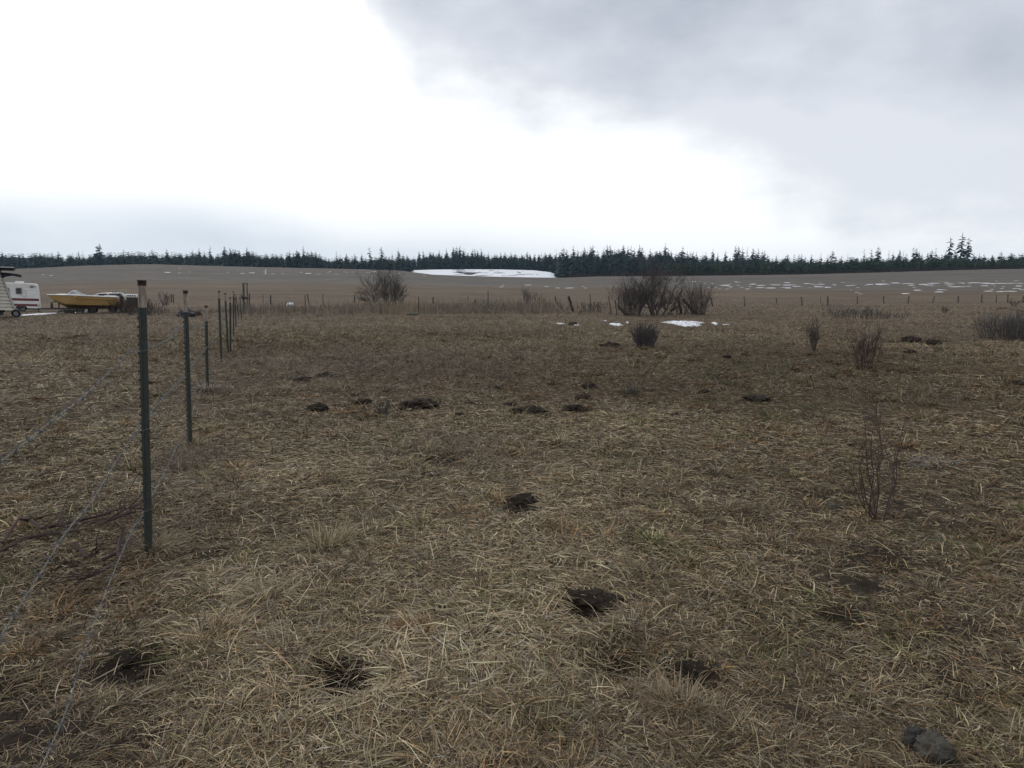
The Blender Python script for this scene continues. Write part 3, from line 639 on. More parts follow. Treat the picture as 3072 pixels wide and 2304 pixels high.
# travel trailer, side on to the camera, leaning a little
YC = 60.0
c0 = at(117, 925, YC); cz = T(c0[0] - 2, YC)
camper = empty('travel_trailer', (c0[0], YC, cz), rot=(0, R(2.2), R(31)))
tag(camper, 'white travel trailer with two maroon stripes parked behind the sided shed', 'trailer')
LC, WC, z0c, z1c = 4.8, 2.2, .27, 2.36
b = MB(); b.prism([(0.02, z0c), (.04, z0c + .4), (-.02, z1c - .6), (-.07, z1c - .2), (-.12, z1c - .08), (-.3, z1c), (-LC, z1c + .02), (-LC, z0c)], 0, WC)
ob = b.build('body', M['white_paint'], camper); bevel(ob, .04)
def band(z, h, x1=0, name='stripe', m='maroon', out=.012):
    s = MB(); s.prism([(x1 + .0, z), (x1 - .01, z + h), (-LC, z + h), (-LC, z)], -out, .02); return s.build(name, M[m], camper)
band(.90, .20, .02); band(.46, .18, .035)
for zz in (1.75, 2.0, 2.15): band(zz, .014, -.06, 'seam', 'trim', .006)
def cwin(x, z, w, h, mid=True):
    f = MB(); f.box((x, -.02, z), (w + .1, .05, h + .1)); fo = f.build('window', M['trim'], camper)
    p_ = MB(); p_.box((x, -.05, z + h * .26), (w, .02, h * .46)); p_.box((x, -.05, z - h * .26), (w, .02, h * .46)); p_.build('pane', M['glass'], fo)
cwin(-1.36, 1.70, .32, .42); cwin(-2.25, 1.62, .40, .52)
for x, z, w, h in ((-.46, 2.08, .22, .2), (-2.35, 2.2, .26, .2)):
    p_ = MB(); p_.box((x, -.015, z), (w, .04, h))
    for i in range(4): p_.box((x, -.045, z - h / 2 + (i + .5) * h / 4), (w * .9, .02, .02))
    p_.build('vent', M['trim'], camper)
p_ = MB(); p_.box((-.25, -.01, 2.1), (.06, .05, .06)); p_.build('marker_light', M['rust'], camper)
p_ = MB()
for q_ in ((-1.0, 1.62, .32, .02), (-1.0, 1.27, .32, .02)): p_.box((q_[0], -.008, q_[1]), (q_[2], .02, q_[3]))
for q_ in (-1.16, -.84): p_.box((q_, -.008, 1.445), (.02, .02, .33))
p_.build('hatch', M['trim'], camper)
p_ = MB(); p_.prism([(-1.0, 2.36), (-1.03, 2.47), (-1.1, 2.5), (-1.5, 2.51), (-1.58, 2.48), (-1.62, 2.36)], .3, .9); bevel(p_.build('roof_vent', M['white_paint'], camper), .02)
p_ = MB(); p_.prism([(-.82, .28), (-.88, .42), (-1.0, .47), (-1.5, .47), (-1.6, .4), (-1.64, .28)], -.015, .3); p_.build('wheel_arch', M['tar'], camper)
wheel(camper, -1.12, .1, .23, .24); wheel(camper, -1.56, .1, .23, .24)
p_ = MB(); p_.box((-.05, .25, .16), (.08, .08, .26)); p_.box((-.05, .25, .03), (.16, .16, .05)); p_.build('stabiliser', M['steel'], camper)
p_ = MB(); p_.box((-LC / 2, WC / 2, .22), (LC * .96, .9, .1)); p_.build('chassis', M['steel'], camper)
p_ = MB(); p_.box((-.06, -.01, .62), (.1, .04, .24)); p_.build('tail_light', M['plastic'], camper)
p_ = MB(); p_.box((-1.85, -.02, .74), (.12, .03, .14)); p_.build('fuel_door', M['trim'], camper)

# lap sided shed on a trailer frame, far left
YS = 39.0
s0 = at(48, 953, YS); sz = T(s0[0] - 1, YS)
shed = empty('sided_trailer', (s0[0], YS, sz), rot=(0, R(1.2), R(33)))
tag(shed, 'cream lap sided trailer shed with sloping end wall at the left edge of the picture', 'shed')
def shx(z): return -.08 - (z - .42) * .265
LSH = 5.0; zb, zt = .42, 2.62
sd = MB(); n = 12
for i in range(n):
    za, zb2 = zb + (zt - zb) * i / n, zb + (zt - zb) * (i + 1) / n
    sd.add([(shx(za), -.075, za), (shx(zb2), .0, zb2), (-LSH, 0, zb2), (-LSH, -.075, za), (shx(za), .02, za), (-LSH, .02, za)], [(0, 1, 2, 3), (4, 0, 3, 5)])
sd.prism([(shx(zb) - .01, zb), (shx(zt) - .01, zt), (-LSH, zt), (-LSH, zb)], .021, 2.3)
sd.build('wall', M['siding'], shed)
p_ = MB(); p_.add([(shx(zb) + .02, -.05, zb), (shx(zt) + .02, -.05, zt), (shx(zt) - .05, -.05, zt), (shx(zb) - .05, -.05, zb), (shx(zb) + .02, 2.32, zb), (shx(zt) + .02, 2.32, zt), (shx(zt) - .05, 2.32, zt), (shx(zb) - .05, 2.32, zb)],
    [(0, 1, 2, 3), (4, 7, 6, 5), (0, 4, 5, 1), (3, 2, 6, 7), (1, 5, 6, 2), (0, 3, 7, 4)]); p_.build('corner_trim', M['trim'], shed)
p_ = MB(); p_.box((-LSH / 2 + .02, 1.1, zt + .08), (LSH + .1, 2.9, .07)); p_.box((-LSH / 2 + .02, 1.1, zt + .0), (LSH + .0, 2.6, .08)); p_.build('roof', M['tar'], shed)
p_ = MB(); p_.box((-LSH / 2 + .02, -.37, zt + .1), (LSH + .12, .03, .035)); p_.build('drip_edge', M['white_paint'], shed)
p_ = MB(); p_.box((-LSH / 2 - .3, .3, .32), (LSH - .5, .12, .14)); p_.box((-LSH / 2 - .3, 1.9, .32), (LSH - .5, .12, .14)); p_.box((-LSH / 2 - .25, .1, .2), (LSH - .6, .04, .12)); p_.build('frame', M['steel'], shed)
wheel(shed, .0, .35, .22, .22, .16)
p_ = MB(); p_.add([(-.6, .5, 2.46), (-.58, .5, 2.1), (-.35, .5, 2.22), (-.05, .5, 2.28), (.35, .5, 2.2), (.36, .5, 2.34), (-.1, .5, 2.42), (-.6, .6, 2.46), (-.58, .6, 2.1), (-.35, .6, 2.22), (-.05, .6, 2.28), (.35, .6, 2.2), (.36, .6, 2.34), (-.1, .6, 2.42)],
    [(0, 1, 2, 3, 6), (3, 4, 5, 6), (7, 13, 10, 9, 8), (10, 13, 12, 11)] + [(i, (i + 1) % 7, 7 + (i + 1) % 7, 7 + i) for i in range(7)]); p_.build('awning_bracket', M['tarp'], shed)

# yellow boat on its trailer
YB = 45.5
BA = 24
b0 = at(138, 937, YB); bz = T(b0[0] + 2, YB + 1) - .03; SB = Side(138, 937, YB, BA, bz); LB = SB.x(349)
boat = empty('motor_boat', (b0[0], YB, bz), rz=R(BA))
tag(boat, 'yellow runabout boat with white deck and low windscreen on a trailer', 'boat')
def zrow(row, t=.5): return SB.z(row, LB * t)
def hull_sec(t):
    """half section at fraction t from the bow: (sheer half width, sheer z, chine half width, chine z, keel z)"""
    W = 1.0 * (1 - (1 - min(t / .55, 1)) ** 2.2) * (1 if t < .6 else 1 - .12 * (t - .6) / .4)
    zs = zrow(np.interp(t, [0, .15, .35, .5, 1], [884.5, 885, 885.5, 887.5, 892]), t)
    zk = zrow(np.interp(t, [0, .06, .14, .25, .4, .6, 1], [885.5, 898, 911, 923, 927.5, 927, 921]), t)
    zc = zrow(np.interp(t, [0, .1, .25, .5, 1], [886, 900, 912, 915, 917]), t)
    zc = max(zc, zk + .01)
    return W, zs, W * (.55 + .35 * min(t / .6, 1)), zc, zk
TS = [0, .03, .07, .12, .18, .25, .33, .42, .52, .64, .76, .88, 1.0]
hv = []; 
for t in TS:
    W, zs, Wc, zc, zk = hull_sec(t); x = LB * t
    hv += [(x, 1 - W, zs), (x + .0, 1 - (W * .45 + Wc * .55) - .02 * W, (zs + zc) / 2), (x, 1 - Wc, zc), (x, 1, zk), (x, 1 + Wc, zc), (x, 1 + (W * .45 + Wc * .55) + .02 * W, (zs + zc) / 2), (x, 1 + W, zs)]
hb1, hb2 = MB(), MB(); nT = len(TS)
hb1.add(hv, [(7 * i + k, 7 * i + 7 + k, 7 * i + 8 + k, 7 * i + 1 + k) for i in range(nT - 1) for k in (0, 1, 4, 5)] + [(7 * nT - 7, 7 * nT - 6, 7 * nT - 5, 7 * nT - 3, 7 * nT - 2, 7 * nT - 1)])
hb2.add(hv, [(7 * i + k, 7 * i + 7 + k, 7 * i + 8 + k, 7 * i + 1 + k) for i in range(nT - 1) for k in (2, 3)] + [(7 * nT - 5, 7 * nT - 4, 7 * nT - 3)])
hl = hb1.build('hull', M['yellow'], boat, True); hb2.build('hull_bottom', M['yellow_low'], boat, True)
s = MB()
for sgn in (-1, 1):
    pp = []
    for t in np.linspace(.42, .99, 8):
        W, zs, Wc, zc, zk = hull_sec(t); f_ = .36; pp.append((LB * t, 1 + sgn * (W + (Wc - W) * f_ * .75 + .018), zs + (zc - zs) * f_))
    s.tube(pp, .018, 5)
s.build('side_stripe', M['boat_stripe'], boat)
s = MB()
for sgn in (-1, 1):
    s.tube([(LB * t - .02, 1 + sgn * (hull_sec(t)[0] + .01), hull_sec(t)[1] + .01) for t in TS], .035, 6)
s.build('gunwale', M['white_paint'], boat, True)
s = MB(); dv = []
for t in TS[:8]:
    W, zs, *_ = hull_sec(t); dv += [(LB * t, 1 - W * .97, zs + .02), (LB * t, 1, zs + .07 * min(1, t * 6)), (LB * t, 1 + W * .97, zs + .02)]
s.add(dv, [(3 * i + k, 3 * i + 3 + k, 3 * i + 4 + k, 3 * i + 1 + k) for i in range(7) for k in (0, 1)])
for sgn in (-1, 1):
    sv = []
    for t in TS[7:]:
        W, zs, *_ = hull_sec(t); sv += [(LB * t, 1 + sgn * W * .97, zs + .02), (LB * t, 1 + sgn * W * .72, zs + .03), (LB * t, 1 + sgn * W * .7, zs - .3)]
    s.add(sv, [(3 * i + k, 3 * i + 3 + k, 3 * i + 4 + k, 3 * i + 1 + k) for i in range(5) for k in (0, 1)])
s.box((LB * .93, 1, hull_sec(.93)[1] + .0), (LB * .12, 1.3, .08))
s.build('deck', M['white_paint'], boat)
W, zs, *_ = hull_sec(.38); xa, xb, xp = LB * .30, LB * .485, LB * .377; zp = zrow(872, .38)
ws = empty('windscreen', (0, 0, 0)); ws.parent = boat
s = MB(); g_ = MB()
for sgn in (-1, 1):
    y = 1 + sgn * .78
    s.tube([(xa, y, zs + .04), (xp, 1 + sgn * .6, zp), (xb, y, zs + .0)], .04, 5); s.tube([(xa - .1, y, zs + .03), (xb + .1, y, zs + .03)], .035, 5)
    s.tube([(xp - .12, 1 + sgn * .72, zs + .03), (xp + .01, 1 + sgn * .6, zp)], .012, 4)
    g_.add([(xa + .02, y, zs + .04), (xp, 1 + sgn * .6, zp - .01), (xb - .02, y, zs + .01)], [(0, 1, 2)])
s.tube([(xp, .4, zp), (xp, 1.6, zp)], .02, 5); s.tube([(xa, .22, zs + .05), (xa, 1.78, zs + .05)], .02, 5)
g_.add([(xa, .22, zs + .05), (xa, 1.78, zs + .05), (xp, 1.6, zp), (xp, .4, zp)], [(0, 1, 2, 3)])
s.build('frame', M['white_paint'], ws); g_.build('pane', M['plexi'], ws)
s = MB(); s.tube([(LB * .415, .0 + (1 - hull_sec(.415)[0]) - .03, hull_sec(.415)[1] - .07), (LB * .415, (1 - hull_sec(.415)[0]) + .03, hull_sec(.415)[1] - .07)], .03, 8); s.build('side_light', M['white_paint'], boat)
s = MB(); s.tube([(LB * .9, .16, hull_sec(.9)[1] + .1), (LB * .985, .18, hull_sec(1)[1] + .09), (LB * 1.01, .2, hull_sec(1)[1] - .1)], .03, 5); s.tube([(LB * .8, .12, hull_sec(.8)[1] + .03), (LB * .83, .14, hull_sec(.9)[1] + .1), (LB * .9, .16, hull_sec(.9)[1] + .1)], .025, 5); s.build('stern_rail', M['white_paint'], boat)
bt = empty('boat_trailer', (b0[0], YB, bz), rz=R(BA)); tag(bt, 'rusty boat trailer under the yellow boat', 'trailer')
s = MB(); zt_ = zrow(926)
s.box((LB * .42, .55, zt_), (LB * .95, .08, .09)); s.box((LB * .42, 1.45, zt_), (LB * .95, .08, .09)); s.box((-.15, 1, zt_ + .0), (.9, .09, .08))
for q_ in (.12, .5, .85): s.box((LB * q_, 1, zt_ - .01), (.08, 1.1, .07))
s.build('frame', M['steel'], bt)
s = MB(); s.box((LB * .148, .95, zrow(918)), (.07, .09, zrow(908) - zrow(927))); s.build('bow_post', M['rust'], bt)
s = MB(); s.tube([(LB * .04, .95, zrow(908.5)), (LB * .09, .95, zrow(905.5)), (LB * .145, .95, zrow(905))], .03, 5); s.box((LB * .05, .95, zrow(917)), (.12, .1, .3)); s.build('winch', M['log_dark'], bt)
for yy in (.2, 1.8): wheel(bt, LB * .62, yy, .22, .22, .16, 'steel')
s = MB(); s.box((LB * .3, .6, .13), (.5, .5, .26)); s.box((LB * .3, 1.2, .13), (.4, .4, .26)); s.build('block', M['log_dark'], bt)
# scrap under the boat
def lump(name, loc, size, m, label, cat, group=None, seed=0, rough=.35, sub=3, sq=1.0):
    bm = bmesh.new(); bmesh.ops.create_icosphere(bm, subdivisions=sub, radius=1)
    for v in bm.verts:
        p = v.co.copy(); nz = mnoise.noise(p * 1.6 + Vector((seed * 7.1, seed * 3.3, 0))) * rough + mnoise.noise(p * 4 + Vector((seed, 0, seed * 5))) * rough * .45 + mnoise.noise(p * 9 + Vector((seed, 5, seed))) * rough * .3 + (mnoise.noise(p * 22 + Vector((seed, 2, seed))) * rough * .22 if sub > 4 else 0)
        if sq != 1: p = Vector([math.copysign(abs(c) ** sq, c) for c in p])
        v.co = p * (1 + nz)
        v.co.z = max(v.co.z, -.35)
        v.co = Vector((v.co.x * size[0], v.co.y * size[1], v.co.z * size[2]))
    me = bpy.data.meshes.new(name); bm.to_mesh(me); bm.free(); me.materials.append(m)
    if sub > 2: me.shade_smooth()
    o = bpy.data.objects.new(name, me); COL.objects.link(o); o.location = loc
    return tag(o, label, cat, group)
p = G(268, 938); lump('scrap_sheet', (p.x, p.y, p.z + .05), (.28, .3, .12), M['plastic'], 'pale scrap piece lying on the ground under the yellow boat', 'scrap', seed=3)
p = G(196, 936); lump('scrap_heap', (p.x, p.y, p.z + .05), (.5, .4, .2), M['log_dark'], 'dark heap of scrap below the bow of the yellow boat', 'scrap', seed=5)
p = G(236, 935); lump('scrap_heap', (p.x, p.y, p.z + .05), (.4, .4, .18), M['steel'], 'low grey scrap heap beneath the middle of the yellow boat', 'scrap', seed=6)

# silver wagon behind the stern
YV = 53.0
CA = 24
v0 = at(286, 935, YV); vz = T(v0[0] + 1, YV); SV = Side(286, 935, YV, CA, vz)
car = empty('parked_car', (v0[0], YV, vz), rz=R(CA)); tag(car, 'silver wagon with dark side windows parked behind the stern of the boat', 'car')
cx_ = SV.x
def cz_(row, px=330): return SV.z(row, SV.x(px))
zr, zw, rear = cz_(878.0), cz_(890.0), cx_(377)
s = MB(); s.prism([(cx_(286) - 1.9, .35), (cx_(286) - 1.9, .85), (cx_(286) - .9, zw - .05), (cx_(286), zw), (rear - .35, zw), (rear - .3, zw - .2), (rear - .32, .35)], 0, 1.7); ob = s.build('body', M['steel'], car); bevel(ob, .06)
s = MB(); s.prism([(cx_(286) - .35, zw), (cx_(289), zr - .08), (cx_(300), zr - .02), (cx_(355), zr), (cx_(362), zr - .03), (rear - .1, zw)], .02, 1.62); ob = s.build('cabin', M['silver'], car); bevel(ob, .04)
for a, b_, c_, d_ in ((292, 321, 297, 320), (326, 366, 326, 357)):
    w = MB(); w.prism([(cx_(a), zw + .02), (cx_(c_) - .02, zr - .07), (cx_(d_), zr - .06), (cx_(b_), zw + .02)], -.012, .04); w.build('side_window', M['glass'], car)
w = MB(); w.prism([(rear - .04, zw - .02), (cx_(364), zr - .08), (cx_(361), zr - .06), (rear - .16, zw)], .25, 1.45); w.build('rear_window', M['glass'], car)
w = MB(); w.tube([(cx_(357), -.02, zr), (cx_(365), -.02, zr - .05), (cx_(372), -.02, zw + .02), (cx_(377), -.02, zw - .25)], .05, 6); w.build('rear_pillar', M['white_paint'], car)
w = MB(); w.box((cx_(345), .4, zr + .03), (.5, .5, .06)); w.box((cx_(308), .4, zr + .02), (.3, .5, .05)); w.build('roof_rack', M['tar'], car)
wheel(car, cx_(286) - 1.1, .08, .3, .3, .18, 'steel'); wheel(car, rear - .95, .08, .3, .3, .18, 'steel')
# white canopy on the ground right of the car
YK = 54.0; k0 = at(373, 892, YK); kz = T(k0[0] + .6, YK); SK = Side(373, 892, YK, 24, kz); LK = SK.x(416)
can = empty('pickup_canopy', (k0[0], YK, kz), rz=R(24)); tag(can, 'white canopy with small dark windows between the car and the nearest steel post', 'canopy')
zt_ = SK.z(882.5); zb_ = SK.z(892.5)
s = MB(); s.prism([(0, zb_), (.05, zt_), (LK - .03, zt_ - .03), (LK, zb_)], 0, 1.4); bevel(s.build('shell', M['white_paint'], can), .03)
s = MB()
for i in range(4): s.box((LK * (.25 + .15 * i), -.01, (zt_ + zb_) / 2 + .01), (.09, .03, (zt_ - zb_) * .35))
s.build('window', M['glass'], can)
s = MB(); s.box((LK * .5, .7, zb_ / 2), (LK * .92, 1.2, zb_ - .01)); s.build('base', M['bark_grey'], can)
# dark bundle on the ground behind the second post
p = G(559, 951); o = lump('bundle', (p.x, p.y, p.z + .05), (.42, .36, .38), M['tarp'], 'dark wrapped bundle lying behind the second steel post', 'bundle', seed=9, rough=.6, sub=4)
p = G(586, 947); lump('scrap_heap', (p.x, p.y + .3, p.z + .04), (.25, .25, .2), M['soil_red'], 'small brown clump right of the dark bundle', 'clump', seed=12)

# ------------------------------------------------------------------ bare shrubs and trees
def grow(mb_t, mb_w, p, d, L, r0, lev, r, maxlev, spread, kids, minr, up=.15, wob=.25):
    n = 5; pts = [p.copy()]; rr = [r0]; dd = d.normalized()
    for i in range(n):
        dd = (dd + Vector((r.gauss(0, wob), r.gauss(0, wob), r.gauss(0, wob) * .6 + up)) * .35).normalized()
        pts.append(pts[-1] + dd * (L / n)); rr.append(max(minr, r0 * (1 - .75 * (i + 1) / n)))
    (mb_t if lev == 0 else mb_w).tube(pts, rr, 5 if lev == 0 else 3, False)
    if lev < maxlev:
        for k in range(kids):
            i = r.randint(1, n - 1) if k else n - 1
            ax = Vector((r.gauss(0, 1), r.gauss(0, 1), r.gauss(0, .6)))
            nd_ = (pts[i + 1] - pts[i]).normalized() + ax * spread
            grow(mb_t, mb_w, pts[i].copy(), nd_, L * r.uniform(.4, .75), max(minr, rr[i] * .6), lev + 1, r, maxlev, spread, kids, minr, up, wob)
def bush(name, loc, h, w, stems, label, cat, seed, m1='bark_grey', m2='twig', r0=.03, minr=.004, maxlev=2, kids=4, spread=.5, base=.15, lean=None, group=None, up=.15, part=('stems', 'twigs'), wob=.25, tall_=1.0, lat=None):
    r = random.Random(seed); a, b_ = MB(), MB()
    for i in range(stems):
        t = 6.283 * (i + r.random()) / stems; k = r.random() ** .6
        q_ = Vector((math.cos(t) * base * k * w, math.sin(t) * base * k * w, -.05))
        lw = w * .5 if lat is None else lat * h
        d_ = Vector((math.cos(t) * lw * k + r.gauss(0, .12) * h, math.sin(t) * lw * k, h * .8)) + (Vector(lean) if lean else Vector())
        L = h * tall_ * (r.uniform(.42, .72) if maxlev > 1 else r.uniform(.5, .85))
        grow(a, b_, q_, d_, L, r0 * r.uniform(.6, 1.2), 0, r, maxlev, spread, kids, minr, up, wob)
    o = empty(name, loc, 0); tag(o, label, cat, group)
    if stems <= 22 and part[0] == 'stems': a.add(b_.v, b_.f); b_.v = []
    a.build(part[0], M[m1], o)
    if b_.v: b_.build(part[1], M[m2], o)
    return o
def B(px, py, toppy, wpx, stems, label, seed, name='bare_shrub', cat='shrub', **k):
    p = G(px, py); h = at(px, toppy, p.y)[2] - p.z; w = wpx / F * p.y
    return bush(name, p, h, w, stems, label, cat, seed, **k)
B(1967, 946, 800, 150, 5, 'largest bare willow with spreading limbs in the middle of the willow clump', 1, 'willow', 'tree', r0=.075, kids=7, maxlev=3, tall_=1.28, spread=.62, minr=.0045, part=('trunk', 'crown'), up=.1)
B(1985, 945, 835, 130, 3, 'smaller bare willow growing against the right of the largest willow', 2, 'willow', 'tree', r0=.05, kids=8, maxlev=2, tall_=1.2, spread=.6, minr=.006, part=('trunk', 'crown'))
B(1897, 946, 850, 80, 60, 'dense dark bare thicket left of the largest willow', 3, lat=.3, kids=5, m1='twig_dark', m2='twig_dark', tall_=1.2, r0=.013, minr=.004, spread=.35, base=.35)
B(2040, 944, 868, 130, 16, 'tangled low bare brush right of the largest willow', 4, kids=5, r0=.020, minr=.004, spread=.7, base=.35, up=.05)
B(2098, 944, 866, 42, 56, 'dense upright purplish shrub at the right end of the willow clump', 5, lat=.3, m1='twig_dark', m2='twig_dark', tall_=1.3, kids=3, r0=.012, minr=.004, spread=.25, base=.4)
B(2075, 944, 850, 70, 4, 'few tall crooked bare stems beside the fallen willow log', 6, tall_=1.4, r0=.03, kids=4, maxlev=1, spread=.4, minr=.01)
B(1780, 938, 898, 90, 22, 'low grey brush between two thin fence posts left of the willows', 7, lat=.3, m2='twig_grey', kids=3, minr=.007, r0=.014, base=.45)
B(1160, 917, 808, 90, 13, 'big bare purplish bush standing at the ditch left of the snow slope', 8, 'bare_bush', tall_=1.15, r0=.042, kids=10, maxlev=2, minr=.006, spread=.5, base=.2, part=('stems', 'twigs'))
B(1118, 917, 838, 80, 5, 'low sprawling bare bush leaning left from the big purplish bush', 9, 'bare_bush', r0=.04, kids=8, maxlev=2, minr=.008, spread=.7, lean=(-1.3, 0, -.2), up=.02)
B(1200, 914, 862, 70, 7, 'small twiggy bush right of the big purplish bush', 10, m2='twig_grey', r0=.03, kids=4, minr=.010, spread=.6)
B(1581, 914, 862, 26, 26, 'narrow dark bare shrub among the reeds right of the white tipped post', 11, lat=.15, kids=2, r0=.02, minr=.008, m1='twig_dark', m2='twig_dark', spread=.2, base=.4)
B(1617, 922, 882, 34, 16, 'thin brown bare shrub beside the narrow dark shrub in the reeds', 12, tall_=1.2, m2='twig_red', kids=2, r0=.02, minr=.008, spread=.25, base=.4)
B(1933, 1041, 974, 42, 120, 'dense dark round shrub standing alone in the middle of the pasture', 13, lat=.3, m1='twig_dark', m2='twig_dark', kids=4, r0=.008, minr=.0045, spread=.3, base=.6, maxlev=1, tall_=1.1)
B(2441, 1051, 985, 38, 12, 'small bare two pronged shrub left of the twiggy reddish shrub', 14, tall_=1.4, kids=4, r0=.014, minr=.004, spread=.35, base=.25)
B(2588, 1108, 1012, 80, 26, 'twiggy reddish bare shrub in the right of the pasture', 15, tall_=1.4, m1='twig_red', m2='twig_red', kids=3, r0=.008, minr=.003, spread=.45, base=.3)
B(2834, 938, 915, 30, 12, 'little reddish shrub in front of the far fence at the right', 16, m1='twig_red', m2='twig_red', kids=3, r0=.012, minr=.005, spread=.4)
B(3040, 918, 893, 40, 14, 'reddish bare shrub growing by the fence posts at the right edge', 17, m1='twig_red', m2='twig_red', kids=3, r0=.016, minr=.006, spread=.4)
B(3050, 1020, 952, 190, 300, 'wide grey bare thicket at the right edge of the pasture', 18, lat=.3, m1='twig', m2='twig_grey', kids=3, tall_=1.2, r0=.008, minr=.004, spread=.3, base=.5, maxlev=1)
B(2560, 954, 918, 150, 110, 'low grey patch of brush in front of the far fence', 19, lat=.3, m1='twig_grey', m2='twig_grey', kids=3, r0=.008, minr=.006, spread=.3, base=.55, maxlev=1)
B(2660, 958, 930, 110, 70, 'fainter low grey brush right of the low grey patch', 20, lat=.3, m1='twig_grey', m2='twig_grey', kids=2, r0=.006, minr=.005, spread=.3, base=.55, maxlev=1)
B(430, 945, 897, 110, 70, 'brown scrubby brush between the car and the second steel post', 21, lat=.3, m2='twig_red', kids=3, r0=.014, minr=.007, spread=.4, base=.5, maxlev=1)
B(497, 915, 876, 18, 22, 'dark upright brush in the distance behind the dark bundle', 22, lat=.3, m2='twig_red', kids=2, r0=.02, minr=.012, spread=.2, base=.45)
B(388, 938, 893, 85, 190, 'brown tangled brush hiding the lower part of the silver wagon', 28, lat=.3, m2='twig_red', kids=3, r0=.012, minr=.006, spread=.4, base=.5, maxlev=1)
B(320, 940, 912, 80, 30, 'thin brown brush in front of the stern of the boat', 23, lat=.3, m2='twig_red', kids=3, r0=.010, minr=.005, spread=.4, base=.5, maxlev=1)
B(1900, 1182, 1135, 40, 26, 'tuft of thin grey stalks standing in the middle of the pasture', 24, m1='twig_grey', m2='twig_grey', kids=2, r0=.004, minr=.002, spread=.3, base=.3, maxlev=1)
B(1151, 1248, 1190, 14, 6, 'small dark dry weed stalk between two dark mounds', 25, kids=4, r0=.006, minr=.003, spread=.4, base=.2)
# foreground sapling shrub, stems placed one by one
p0 = G(2632, 1560); fs_ = empty('sapling_shrub', p0); tag(fs_, 'thin leafless many stemmed sapling in the right foreground', 'shrub')
a, b_ = MB(), MB(); r = random.Random(4)
for bx, by, pts in (((2640, 1562), 0, ((2636, 1480), (2632, 1405), (2648, 1370), (2640, 1300), (2628, 1225))), ((2622, 1560), 0, ((2615, 1470), (2600, 1390), (2598, 1310), (2590, 1240))), ((2655, 1555), 0, ((2672, 1490), (2683, 1410), (2700, 1320), (2715, 1255), (2732, 1180))), ((2600, 1540), 0, ((2585, 1480), (2578, 1420), (2576, 1350))),
                   ((2612, 1550), 0, ((2612, 1490), (2622, 1420), (2612, 1350), (2618, 1280))), ((2650, 1560), 0, ((2665, 1500), (2690, 1440), (2690, 1390), (2696, 1340))), ((2632, 1560), 0, ((2626, 1500), (2606, 1440), (2600, 1420))), ((2605, 1556), 0, ((2590, 1520), (2560, 1450), (2545, 1390))), ((2670, 1550), 0, ((2680, 1500), (2684, 1440), (2678, 1400))), ((2630, 1558), 0, ((2632, 1500), (2640, 1430), (2634, 1360), (2640, 1290), (2640, 1255))), ((2618, 1558), 0, ((2598, 1500), (2580, 1400), (2594, 1330)))):
    g0 = G(*bx); yo = r.uniform(-.12, .12); P = [g0 - p0 + Vector((r.uniform(-.05, .05), r.uniform(-.05, .05), -.03))]
    for i, (px, py) in enumerate(pts): P.append(at(px, py, g0.y + yo * (i + 1)) - p0)
    k = len(P); rr = [.0058 - .0046 * i / (k - 1) for i in range(k)]
    a.tube(P, rr, 5, False)
    for i in range(1, k - 1):
        for _ in range(3):
            d_ = Vector((r.gauss(0, .6), r.gauss(0, .5), r.uniform(.3, 1.1)))
            q_ = P[i].lerp(P[i + 1], r.random())
            grow(a, b_, q_, d_, r.uniform(.08, .3), .0024, 1, r, 1, .5, 3, .0011)
a.build('stems', M['twig_red'], fs_); b_.build('twigs', M['twig_red'], fs_)

# ------------------------------------------------------------------ leaning logs and wooden posts
def pole(name, a, b_, r1, r2, m, label, cat, group=None, jag=.15):
    r = random.Random(hash(label) & 0xff); n = 6; a, b_ = Vector(a), Vector(b_)
    mb = MB(); pts = [a.lerp(b_, i / n) + Vector((r.gauss(0, r1 * jag), r.gauss(0, r1 * jag), 0)) for i in range(n + 1)]
    pts = [q_ - a for q_ in pts]
    mb.tube(pts, [(r1 + (r2 - r1) * i / n) * r.uniform(.9, 1.1) for i in range(n + 1)], 9)
    o = mb.build(name, m, smooth_=False); o.location = a
    return tag(o, label, cat, group)
def wpost(px, py, tx, ty, wpx, label, name='fence_post', m='old_wood', cat='post', group=None, dy=0):
    g0 = G(px, py); t = at(tx, ty, g0.y + dy); rr = wpx / F * g0.y / 2
    return pole(name, g0 - Vector((0, 0, .12)), t, rr * 1.05, rr * .9, M[m], label, cat, group)
FG = 'weathered posts of the far fence'
ords = ['leftmost', 'second', 'third', 'fourth', 'fifth', 'sixth', 'seventh', 'eighth', 'ninth', 'tenth', 'eleventh', 'twelfth', 'thirteenth', 'fourteenth']
for i, (tx, ty, px, py, w) in enumerate(((2232, 891, 2236, 919, 3.6), (2328, 893, 2331, 910, 3), (2404, 890, 2407, 916, 4.2), (2483, 888, 2483, 916, 4.6), (2572, 889, 2572, 912, 3.2), (2651, 888, 2650, 911, 4.2), (2727, 888, 2723, 911, 4), (2804, 889, 2796, 909, 3.6), (2875, 888, 2874, 909, 5), (2946, 885, 2944, 909, 4.2), (2989, 886, 2989, 908, 3), (3024, 881, 3023, 909, 4), (3070, 888, 3070, 909, 4.5))):
    wpost(px, py, tx, ty, w, f'short weathered wooden post, {ords[i]} from the left in the far fence right of the willows', group=FG)
wpost(2462, 912, 2462, 889, 1.3, 'thin faint stick standing between posts of the far fence', m='old_wood', name='stick', cat='stick')
wpost(2139, 919, 2133, 893, 4, 'reddish leaning post just right of the willow clump', m='twig_red')
wpost(1771, 936, 1770, 882, 3, 'knotty thin post with forked top left of the willows', m='old_wood')
wpost(1834, 945, 1826, 887, 2.6, 'slim leaning steel post left of the willows', m='steel', name='steel_post')
